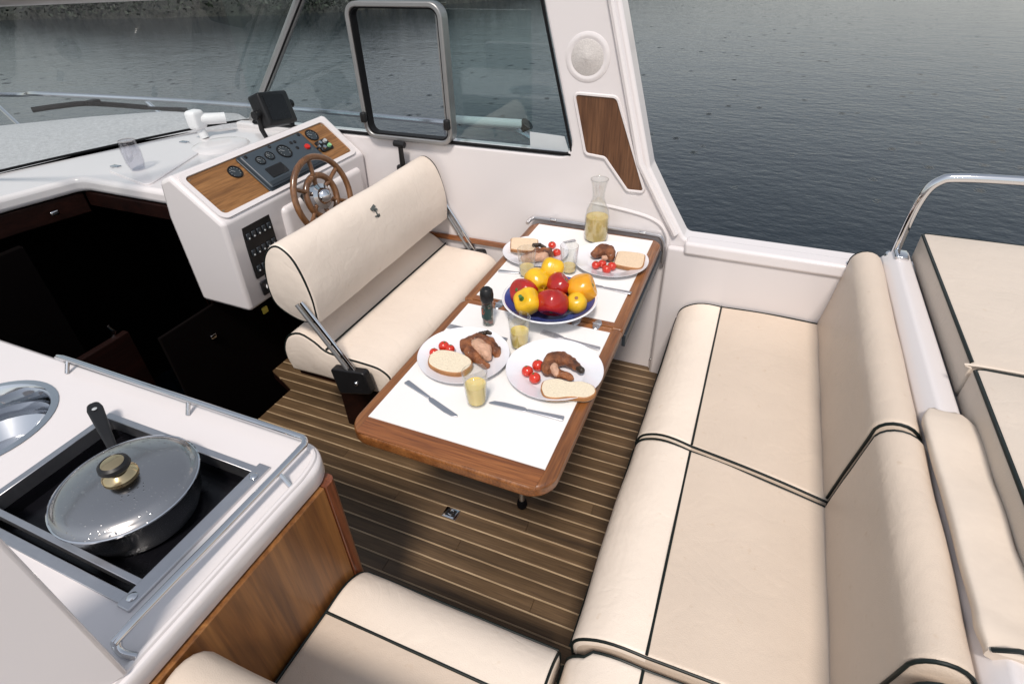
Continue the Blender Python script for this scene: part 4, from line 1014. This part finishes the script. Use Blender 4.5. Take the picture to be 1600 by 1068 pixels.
for d, wd, z in secs:
    for sx, sz in ((-1, -1), (1, -1), (1, 1), (-1, 1)):
        vs.append(hd * d + hn * wd * sx + Vector((0, 0, z + 0.006 * sz)))
for i in range(len(secs) - 1):
    for k in range(4): fs.append((i * 4 + k, i * 4 + (k + 1) % 4, (i + 1) * 4 + (k + 1) % 4, (i + 1) * 4 + k))
fs += [(0, 1, 2, 3), tuple((len(secs) - 1) * 4 + k for k in (3, 2, 1, 0))]
hb.add(vs, fs); ho = build('handle', hb, BLK, pan, local=True, bevel=0.004)
eyc = hd * 0.272 + Vector((0, 0, 0.1125))
build('hanging_hole', MB().lathe([(0, 0.0008), (0.0045, 0.0008), (0.0055, 0.0)], 14).xf(Matrix.Translation(eyc)), MARK, ho, local=True)

# ---- floor latch
fl = PZ(705, 802, 0.0)
flo = thing('floor_latch', 'small chrome flush latch let into the teak floor near the table leg', 'latch', (fl.x, fl.y, 0.0))
build('latch_plate', MB().rbox((0, 0, 0.001), 0.028, 0.022, 0.004, 0.003, 2, div=1), STEELM, flo, local=True)
build('latch_cup', MB().box(-0.018, 0.018, -0.014, 0.014, 0.0048, 0.0056), BLK, flo, local=True)
build('lift_ring', MB().tube([(0.010 * math.cos(k * math.pi / 6), 0.010 * math.sin(k * math.pi / 6), 0.007) for k in range(12)], 0.002, 6, closed=True), STEELM, flo, local=True)

# ================================================================== ON THE TABLE
ZM = ZT + 0.0032                                               # top of the white laminate
def plate(loc, r, label):
    t = thing('dinner_plate', label, 'plate', (loc[0], loc[1], ZM), 0, 'white dinner plates')
    k = r / 0.135
    build('dish', MB().lathe([(0, 0.0035), (0.078 * k, 0.0035), (0.086 * k, 0.006), (0.095 * k, 0.012), (0.132 * k, 0.0195), (0.135 * k, 0.0215), (0.1355 * k, 0.0205), (0.130 * k, 0.0165), (0.092 * k, 0.0085), (0.080 * k, 0.0012), (0.074 * k, 0.0002), (0.0, 0.0008)], 64), CHINA, t, local=True)
    return t
PL = [(-0.652, 1.118, 0.134), (-0.384, 1.150, 0.136), (-0.688, 1.800, 0.126), (-0.402, 1.832, 0.138)]
plate(PL[0][:2], PL[0][2], 'white plate with bread slice in front of a torn chicken leg')
plate(PL[1][:2], PL[1][2], 'white plate with three tomatoes beside a curled chicken leg')
plate(PL[2][:2], PL[2][2], 'white plate with bread and two tomatoes next to the helm seat side')
plate(PL[3][:2], PL[3][2], 'white plate with four tomatoes and square bread overhanging the table edge')
ZP = ZM + 0.0042

# tomatoes
def tomato_mesh():
    mb = MB()
    mb.ball((0, 0, 0), (0.0165, 0.0165, 0.0155), 12); return mb
tom_me = None
TL_ = [((693.6, 541), ZP, 'cherry tomato at the back of the plate with the torn chicken leg'), ((703, 545), ZP, 'cherry tomato half hidden behind the oval bread slice'), ((678, 550), ZP, 'cherry tomato with green stalk behind the oval bread slice'),
       ((840.6, 571.4), ZP, 'cherry tomato touching the curled chicken leg, of a trio'), ((824, 580), ZP, 'cherry tomato of a trio, farthest from the chicken leg'), ((835.6, 590.6), ZP, 'cherry tomato of a trio, beside the two lobed bread slice'),
       ((862.6, 383), ZP, 'cherry tomato nearest the carafe on the plate by the helm seat'), ((870, 395), ZP, 'cherry tomato beside pink chicken meat, nearer the pepper bowl'),
       ((931, 414), ZP, 'oval cherry tomato at the rim end of four by the square bread'), ((941, 412), ZP, 'cherry tomato against the round chicken thigh, in a row of four'), ((948, 421), ZP, 'cherry tomato in front of a row of four by the square bread'), ((956, 416), ZP, 'cherry tomato next to the square bread slice crust')]
for k, ((px, py), z, lab) in enumerate(TL_):
    p = PZ(px, py, z + 0.014)
    t = thing('cherry_tomato', lab, 'tomato', (p.x, p.y, z - 0.0005), k * 0.7, 'cherry tomatoes on the plates')
    if tom_me is None:
        fo = build('fruit', MB().ball((0, 0, 0.0155), (0.0165, 0.0165, 0.0155), 12), TOM, t, local=True); tom_me = fo.data
        ko = build('calyx', MB().ball((0.004, 0.0, 0.0308), (0.003, 0.003, 0.0012), 5), STEM, t, local=True); cal_me = ko.data
    else:
        for nm, me_ in (('fruit', tom_me), ('calyx', cal_me)):
            o = bpy.data.objects.new(nm, me_); link(o, t)
    s_ = [1, .9, .85, 1.05, 1, 1, .95, 1, .95, .95, 1, 1][k]; t.scale = (s_, s_, s_)

# bread slices
def bread(loc, outline, rz, label, mat, z=ZP, tilt=(0, 0), th=0.018):
    t = thing('bread_slice', label, 'bread', (loc[0], loc[1], z), rz, 'slices of bread')
    t.rotation_euler = (tilt[0], tilt[1], rz)
    po = [(p.x, p.y) for p in smoothpath([Vector((a, b, 0)) for a, b in outline + [outline[0]]], 5)[:-1]]
    N = norms2(po); pi_ = [(p[0] - N[i].x * 0.004, p[1] - N[i].y * 0.004) for i, p in enumerate(po)]
    n = len(po); mb = MB()
    vs = [(p[0], p[1], 0.001) for p in pi_] + [(p[0], p[1], 0.001 + th * 0.25) for p in po] + [(p[0], p[1], th * 0.85) for p in po] + [(p[0], p[1], th) for p in pi_]
    fs = [(r * n + k, r * n + (k + 1) % n, (r + 1) * n + (k + 1) % n, (r + 1) * n + k) for r in range(3) for k in range(n)]
    build('crust', mb.add(vs, fs), CRUST, t, local=True)
    pc = [(p[0] - N[i].x * 0.0032, p[1] - N[i].y * 0.0032) for i, p in enumerate(po)]
    build('crumb', MB().prism(pc, 0.0, th + 0.0006), mat, t, local=True, bevel=0.0012)
    return t
oval = [(-0.068, 0.0), (-0.058, 0.030), (-0.02, 0.045), (0.03, 0.044), (0.062, 0.026), (0.066, -0.006), (0.05, -0.034), (0.0, -0.046), (-0.048, -0.034)]
b1 = PZ(702, 566, ZP + 0.018); bread(b1.xy, oval, math.radians(-5), 'oval white bread slice on the plate with the torn chicken leg', CRUMB, tilt=(0.02, 0), th=0.024)
lobed = [(-0.072, -0.006), (-0.066, 0.026), (-0.03, 0.040), (0.004, 0.030), (0.035, 0.034), (0.068, 0.018), (0.074, -0.012), (0.05, -0.034), (0.01, -0.034), (-0.03, -0.042), (-0.06, -0.036)]
b2 = PZ(887, 606, ZP + 0.018); bread(b2.xy, lobed, math.radians(16), 'two lobed bread slice with dark crust beside the trio of tomatoes', CRUMB)
sq = [(-0.052, -0.034), (-0.054, 0.010), (-0.048, 0.036), (0.0, 0.040), (0.046, 0.036), (0.054, 0.014), (0.050, -0.034), (0.0, -0.040)]
b3 = PZ(819, 383, ZP + 0.030); bread(b3.xy, sq, math.radians(20), 'buttered looking bread slice leaning on the plate by the helm seat', CRUMB2, z=ZP + 0.020, tilt=(0.22, 0.05))
b4 = PZ(984, 405, ZP + 0.022); bread(b4.xy, [(a * 0.98, b * 1.28) for a, b in sq], math.radians(4), 'square bread slice with brown crust on the plate overhanging the table', CRUMB2, z=ZP + 0.006, tilt=(0.12, 0))

# chicken
ctex = bpy.data.textures.new('skin_clouds', 'CLOUDS'); ctex.noise_scale = 0.02
def remesh(o, vox=0.0028, disp=0.011):
    m1 = o.modifiers.new('remesh', 'REMESH'); m1.mode = 'VOXEL'; m1.voxel_size = vox; m1.use_smooth_shade = True
    m2 = o.modifiers.new('smooth', 'SMOOTH'); m2.iterations = 4; m2.factor = 0.5
    if disp:
        m3 = o.modifiers.new('lumps', 'DISPLACE'); m3.texture = ctex; m3.strength = disp; m3.mid_level = 0.5; m3.texture_coords = 'LOCAL'
def chain(pts, n=5):
    mb = MB()
    for i in range(len(pts) - 1):
        (a, ra), (b, rb) = pts[i], pts[i + 1]
        for k in range(n + 1):
            t = k / n; mb.ball(Vector(a).lerp(Vector(b), t), ra + (rb - ra) * t, 7)
    return mb
def chicken(loc, rz, label, chains, meat=None, bone=None):
    t = thing('roast_chicken_leg', label, 'chicken', (loc[0], loc[1], ZP - 0.001), rz, 'pieces of roast chicken')
    mb = MB()
    for c in chains:
        q = chain(c); mb.add(q.v, q.f)
    o = build('roast_skin', mb, ROAST, t, local=True, recalc=False); remesh(o)
    if meat:
        q = chain(meat); o2 = build('pale_meat', q, MEAT, t, local=True, recalc=False); remesh(o2, 0.0028, 0.010)
    if bone: build('bone_end', chain(bone, 3), BONE, t, local=True, recalc=False)
    return t
c1 = PZ(752, 545, ZP + 0.02)
chicken(c1.xy, 0.0, 'torn roast chicken leg showing pale meat behind the oval bread slice',
        [[((-0.045, 0.012, 0.022), 0.020), ((-0.02, 0.03, 0.026), 0.024), ((0.01, 0.034, 0.022), 0.018)], [((-0.05, -0.002, 0.024), 0.020), ((-0.02, -0.028, 0.018), 0.018), ((0.02, -0.048, 0.014), 0.012), ((0.046, -0.058, 0.012), 0.008)], [((0.0, 0.036, 0.018), 0.016), ((0.04, 0.016, 0.018), 0.014), ((0.05, 0.0, 0.012), 0.010)]],
        [((-0.012, 0.004, 0.028), 0.022), ((0.014, -0.008, 0.026), 0.022), ((0.028, -0.022, 0.018), 0.016)],
        [((-0.024, 0.046, 0.038), 0.008), ((-0.004, 0.054, 0.044), 0.007), ((0.008, 0.050, 0.046), 0.005)])
c2 = PZ(874, 572, ZP + 0.02)
chicken(c2.xy, 0.0, 'curled roast chicken leg beside the trio of tomatoes',
        [[((-0.026, -0.020, 0.022), 0.022), ((-0.026, 0.014, 0.024), 0.024), ((-0.004, 0.032, 0.024), 0.022), ((0.030, 0.026, 0.020), 0.015), ((0.052, 0.014, 0.018), 0.010)], [((-0.020, -0.018, 0.022), 0.020), ((0.010, -0.030, 0.018), 0.013), ((0.042, -0.030, 0.016), 0.009)]],
        [((-0.008, -0.024, 0.028), 0.015), ((0.002, -0.032, 0.022), 0.012)], [((0.052, 0.014, 0.018), 0.010), ((0.062, 0.006, 0.020), 0.010)])
c3 = PZ(838, 402, ZP + 0.02)
chicken(c3.xy, 0.15, 'pink fleshed chicken piece behind the bowl of peppers',
        [[((-0.045, -0.006, 0.020), 0.014), ((0.0, 0.02, 0.024), 0.020), ((0.045, 0.030, 0.022), 0.018)], [((-0.01, 0.048, 0.03), 0.008), ((0.04, 0.048, 0.028), 0.012)]],
        [((-0.040, -0.022, 0.020), 0.014), ((-0.005, -0.010, 0.026), 0.018), ((0.030, 0.004, 0.024), 0.018)], [((-0.022, 0.060, 0.040), 0.008), ((0.0, 0.062, 0.042), 0.008), ((0.02, 0.058, 0.036), 0.006)])
c4 = PZ(944, 398, ZP + 0.02)
chicken(c4.xy, 0.0, 'round browned chicken thigh beside the square bread slice',
        [[((-0.035, -0.006, 0.022), 0.016), ((-0.012, 0.020, 0.028), 0.026), ((0.014, 0.014, 0.028), 0.026), ((0.026, -0.010, 0.022), 0.018)]],
        [((0.008, -0.024, 0.022), 0.011), ((0.014, -0.026, 0.020), 0.009)])

# bowl and peppers
BC = Vector((-0.500, 1.432)); RB = 0.152
bw = thing('fruit_bowl', 'wide blue glazed bowl with white rim holding the peppers', 'bowl', (BC.x, BC.y, ZM + 0.0))
bo = build('bowl_body', MB().lathe([(0, 0.004), (0.055, 0.0), (0.060, 0.002), (0.062, 0.010), (0.105, 0.030), (RB - 0.012, 0.052), (RB, 0.064), (RB - 0.003, 0.0665), (RB - 0.008, 0.064)], 64), CHINA, bw, local=True)
build('blue_glaze', MB().lathe([(RB - 0.007, 0.0635), (RB - 0.020, 0.053), (0.10, 0.036), (0.06, 0.018), (0.0, 0.014)], 64), BLUE, bo, local=True)
def pepper(px, py, z, r, mat, label, lobes=4, tilt=(0, 0, 0), stem=True, tall=1.0, kind='pepper', seed=0, dent=0.28):
    p = PZ(px, py, z)
    t = thing('bell_pepper' if kind == 'pepper' else 'yellow_tomato', label, kind, p, 0, 'peppers heaped in the bowl')
    t.rotation_euler = tilt
    mb = MB(); nu, nv = 40, 22; vs = []
    for i in range(nv + 1):
        th = math.pi * i / nv
        for k in range(nu):
            a = 2 * math.pi * k / nu
            lob = 1 + (0.075 if lobes else 0.0) * math.cos(lobes * a + seed) * (math.sin(th) ** 0.6) + 0.03 * noise.noise(Vector((math.cos(a) * 2 + seed * 3, math.sin(a) * 2, th)))
            rr_ = r * (math.sin(th) ** 0.72) * lob
            zz = r * tall * math.cos(th)
            if i < nv / 2: zz -= r * dent * math.exp(-(th / 0.45) ** 2) * tall
            else: zz += r * dent * 0.7 * math.exp(-((math.pi - th) / 0.5) ** 2) * tall * (1 + 0.4 * math.cos(lobes * a + seed))
            vs.append((rr_ * math.cos(a), rr_ * math.sin(a), zz))
    fs = [(i * nu + k, (i + 1) * nu + k, (i + 1) * nu + (k + 1) % nu, i * nu + (k + 1) % nu) for i in range(nv) for k in range(nu)]
    mb.add(vs, fs); build('fruit', mb, mat, t, local=True, smooth=80)
    zt = r * tall * (1 - dent)
    if stem:
        build('stalk', MB().tube(smoothpath([(0, 0, zt - 0.004), (0.001, 0, zt + 0.008), (0.006, 0.002, zt + 0.018)], 4), [0.010, 0.0095, 0.008, 0.006, 0.0055, 0.005, 0.005, 0.0055, 0.006], 10), STEM, t, local=True)
    else:
        build('calyx', MB().lathe([(0, 0.002), (0.004, 0.0015), (0.006, 0.0)], 10, (0, 0, zt + 0.0005)), STEM if kind == 'pepper' else CRUST, t, local=True)
    return t
# towards the camera: direction used to turn stalks
pepper(818, 456, 0.735, 0.046, PEPR, 'red pepper behind the yellow one whose green stalk shows', 3, (0.5, -0.9, 0.3), False, 0.92, seed=1)
pepper(824, 471, 0.738, 0.043, PEPY, 'yellow pepper with its green stalk facing out of the bowl', 4, (0.75, -0.45, 0.0), True, 0.98, seed=2)
pepper(839, 439, 0.752, 0.043, PEPY, 'yellow pepper between the red ones at the back of the bowl', 3, (-0.7, -1.0, 0.2), False, 1.05, seed=3)
pepper(863, 420, 0.772, 0.040, PEPY, 'yellow pepper topmost of the heap in the bowl', 4, (-0.6, 0.4, 0.4), False, 1.0, seed=4)
pepper(874, 446, 0.750, 0.042, PEPR, 'dark red pepper wedged below the topmost yellow one', 3, (-0.3, 0.8, 0.1), False, 0.95, seed=5)
pepper(863, 473, 0.737, 0.049, PEPR, 'big red pepper with its lobed base facing out of the bowl', 4, (2.35, 0.15, 0.3), False, 0.92, seed=6, dent=0.34)
pepper(909, 451, 0.742, 0.049, PEPO, 'orange yellow pepper overhanging the bowl rim', 3, (0.2, 1.15, 0.5), False, 1.05, seed=7)
pepper(901, 473, 0.728, 0.033, PEPY, 'small round yellow tomato at the edge of the pepper bowl', 0, (0.5, 0.1, 0), False, 1.0, 'tomato', 8, 0.06)
pepper(846, 462, 0.708, 0.030, PEPO, 'orange pepper low down between the other peppers in the bowl', 3, (0.3, 0.2, 0.1), False, 0.9, seed=9)

# glasses
def glass(loc, fill, label, jm=JUICE, hgt=0.106):
    t = thing('juice_glass', label, 'glass', (loc[0], loc[1], ZM), 0, 'juice glasses')
    build('tumbler', MB().lathe([(0, 0.0), (0.022, 0.0), (0.0255, 0.003), (0.028, 0.03), (0.0335, hgt), (0.0325, hgt + 0.0008), (0.0315, hgt), (0.0262, 0.03), (0.0238, 0.008), (0.0, 0.0075)], 40), CGLASS, t, local=True)
    z1 = 0.009 + fill; r1 = 0.0255 + (z1 - 0.03) * 0.068 if z1 > 0.03 else 0.0245
    build('juice', MB().lathe([(0, 0.009), (0.0232, 0.009), (0.0252, 0.026 if z1 > 0.03 else z1 * 0.6), (r1, z1), (0, z1)], 32), jm, t, local=True)
    build('glass_rim', MB().tube([(0.0326 * math.cos(2 * math.pi * k / 32), 0.0326 * math.sin(2 * math.pi * k / 32), hgt) for k in range(32)], 0.0010, 6, closed=True), CGLASS, t, local=True)
    return t
glass((-0.535, 0.962), 0.056, 'juice glass standing in front of the plates between two knives')
glass((-0.522, 1.232), 0.050, 'juice glass beside the pepper bowl and the fork', JUICE)
glass((-0.660, 1.640), 0.030, 'glass with little juice hidden behind the yellow peppers', JUICE2)
glass((-0.527, 1.716), 0.020, 'nearly empty glass between the two plates by the wall', JUICE2)

# carafe
ca = thing('juice_carafe', 'glass carafe half full of cloudy juice at the wall end of the table', 'carafe', (-0.508, 2.008, ZM))
cp = [(0.0, 0.0), (0.040, 0.0), (0.046, 0.006), (0.048, 0.03), (0.047, 0.10), (0.042, 0.128), (0.030, 0.155), (0.0235, 0.175), (0.0235, 0.195), (0.029, 0.230), (0.0335, 0.247)]
cin = [(r - 0.0028, z) for r, z in reversed(cp[2:])]
build('bottle_glass', MB().lathe(cp + [(0.0325, 0.2485)] + cin + [(0.0, 0.006)], 44), CGLASS, ca, local=True)
build('juice', MB().lathe([(0, 0.0065), (0.041, 0.0075), (0.0445, 0.03), (0.0438, 0.100), (0.0, 0.100)], 40), JUICE2, ca, local=True)
build('lip', MB().tube([(0.033 * math.cos(2 * math.pi * k / 36), 0.033 * math.sin(2 * math.pi * k / 36), 0.2475) for k in range(36)], 0.0022, 6, closed=True), CGLASS, ca, local=True)

# pepper mill
pm = thing('pepper_mill', 'small clear pepper mill with black cap and coloured contents', 'pepper mill', (-0.662, 1.310, ZM))
PEPC, pn, pl_, pb2 = _new('mixed_peppercorns')
vv_ = pn.new('ShaderNodeTexVoronoi'); vv_.inputs['Scale'].default_value = 120; pl_.new(_coord(pn, pl_), vv_.inputs['Vector'])
pl_.new(_ramp(pn, pl_, vv_.outputs['Color'], [(0.2, (0.02, 0.02, 0.018)), (0.45, (0.03, 0.06, 0.05)), (0.6, (0.20, 0.03, 0.02)), (0.8, (0.35, 0.30, 0.24))]), pb2.inputs['Base Color'])
build('contents', MB().lathe([(0, 0.004), (0.0165, 0.004), (0.0165, 0.084), (0, 0.084)], 24), PEPC, pm, local=True)
build('jar_glass', MB().lathe([(0, 0), (0.017, 0), (0.0195, 0.003), (0.0195, 0.082), (0.018, 0.090)], 28), CGLASS, pm, local=True)
lbp = [(0.0199 * math.cos(math.radians(a)), 0.0199 * math.sin(math.radians(a))) for a in range(215, 330, 6)]
lb = MB(); lb.add([(x, y, z) for z in (0.028, 0.068) for x, y in lbp], [(i, i + 1, len(lbp) + i + 1, len(lbp) + i) for i in range(len(lbp) - 1)])
LABM = plain('jar_label', (0.02, 0.05, 0.045), 0.5); lo_ = build('label_paper', lb, LABM, pm, local=True, recalc=False)
FLW = plain('label_flower', (0.62, 0.10, 0.03), 0.5)
build('label_flower', MB().add([(0.0202 * math.cos(math.radians(a)), 0.0202 * math.sin(math.radians(a)), z) for a, z in ((232, 0.052), (240, 0.044), (258, 0.046), (266, 0.056), (252, 0.066), (238, 0.063))], [(0, 1, 2, 3, 4, 5)]), FLW, lo_, local=True, recalc=False, smooth=0)
build('cap', MB().lathe([(0.0175, 0.086), (0.0205, 0.090), (0.0215, 0.108), (0.0195, 0.124), (0.013, 0.131), (0, 0.132)], 28), BLK, pm, local=True)

# cutlery
def cutlery(kind, A, B, label, th=0.0026):
    A = Vector(A); B = Vector(B); L = (B - A).length; d = (B - A) / L
    t = thing('table_' + kind, label, kind, (A.x, A.y, A.z), 0, 'pieces of table cutlery')
    t.rotation_euler = (0, -math.asin(max(-1, min(1, d.z))), math.atan2(d.y, d.x))
    if kind == 'knife':                                         # A = handle end, B = blade tip
        hnd = [(0, -0.0075), (0.004, -0.0088), (0.06, -0.0062), (0.098, -0.0045), (0.098, 0.0045), (0.06, 0.0062), (0.004, 0.0088), (0, 0.0075)]
        k = L / 0.205; bld = [(0.0985, -0.0042), (0.108, -0.0095), (0.165, -0.0105), (0.192, -0.0075), (0.205, 0.003), (0.200, 0.0065), (0.106, 0.0062), (0.0985, 0.0042)]
        build('handle', MB().prism([(x * k, y) for x, y in hnd], 0.0, 0.0048), CUTL, t, local=True, bevel=0.0016)
        build('blade', MB().prism([(x * k, y) for x, y in bld], 0.0008, 0.0026), CUTL, t, local=True, bevel=0.0006)
    else:
        k = L / 0.195
        hnd = [(0, -0.0072), (0.005, -0.0085), (0.07, -0.0045), (0.115, -0.003), (0.115, 0.003), (0.07, 0.0045), (0.005, 0.0085), (0, 0.0072)]
        build('handle', MB().prism([(x * k, y) for x, y in hnd], 0.002, 0.005), CUTL, t, local=True, bevel=0.001)
        hd_ = [(0.1152, -0.003), (0.135, -0.010), (0.150, -0.0115), (0.150, 0.0115), (0.135, 0.010), (0.1152, 0.003)]
        build('fork_head', MB().prism([(x * k, y) for x, y in hd_], 0.002, 0.0042), CUTL, t, local=True, bevel=0.0006)
        for q in range(4):
            y = -0.0098 + 0.00653 * q
            build('tine', MB().prism([(0.1502 * k, y - 0.0017), (0.193 * k, y - 0.0009), (0.195 * k, y), (0.193 * k, y + 0.0009), (0.1502 * k, y + 0.0017)], 0.002, 0.0042), CUTL, t, local=True)
    return t
zc = ZM + 0.0003
cutlery('knife', PZ(635, 597, zc), PZ(714, 652, zc), 'knife lying at the table corner next to the oval bread slice plate')
cutlery('knife', PZ(881, 655, zc), PZ(764, 628, zc), 'knife lying below the plate with the trio of tomatoes')
cutlery('fork', PZ(937, 546, zc), PZ(846, 519, zc), 'fork lying between the pepper bowl and the curled chicken leg')
cutlery('fork', PZ(792, 532, zc), PZ(700, 510, zc), 'fork half hidden behind the plate with the torn chicken leg')
cutlery('knife', PZ(779, 424, zc), PZ(848, 431, zc), 'knife partly hidden by the glass behind the bowl')
cutlery('knife', PZ(986, 459, zc + 0.0), PZ(900, 441, zc), 'knife lying between the bowl and the overhanging plate')
cutlery('fork', PZ(899, 376, zc), PZ(850, 386, zc), 'fork showing only its handle near the carafe')
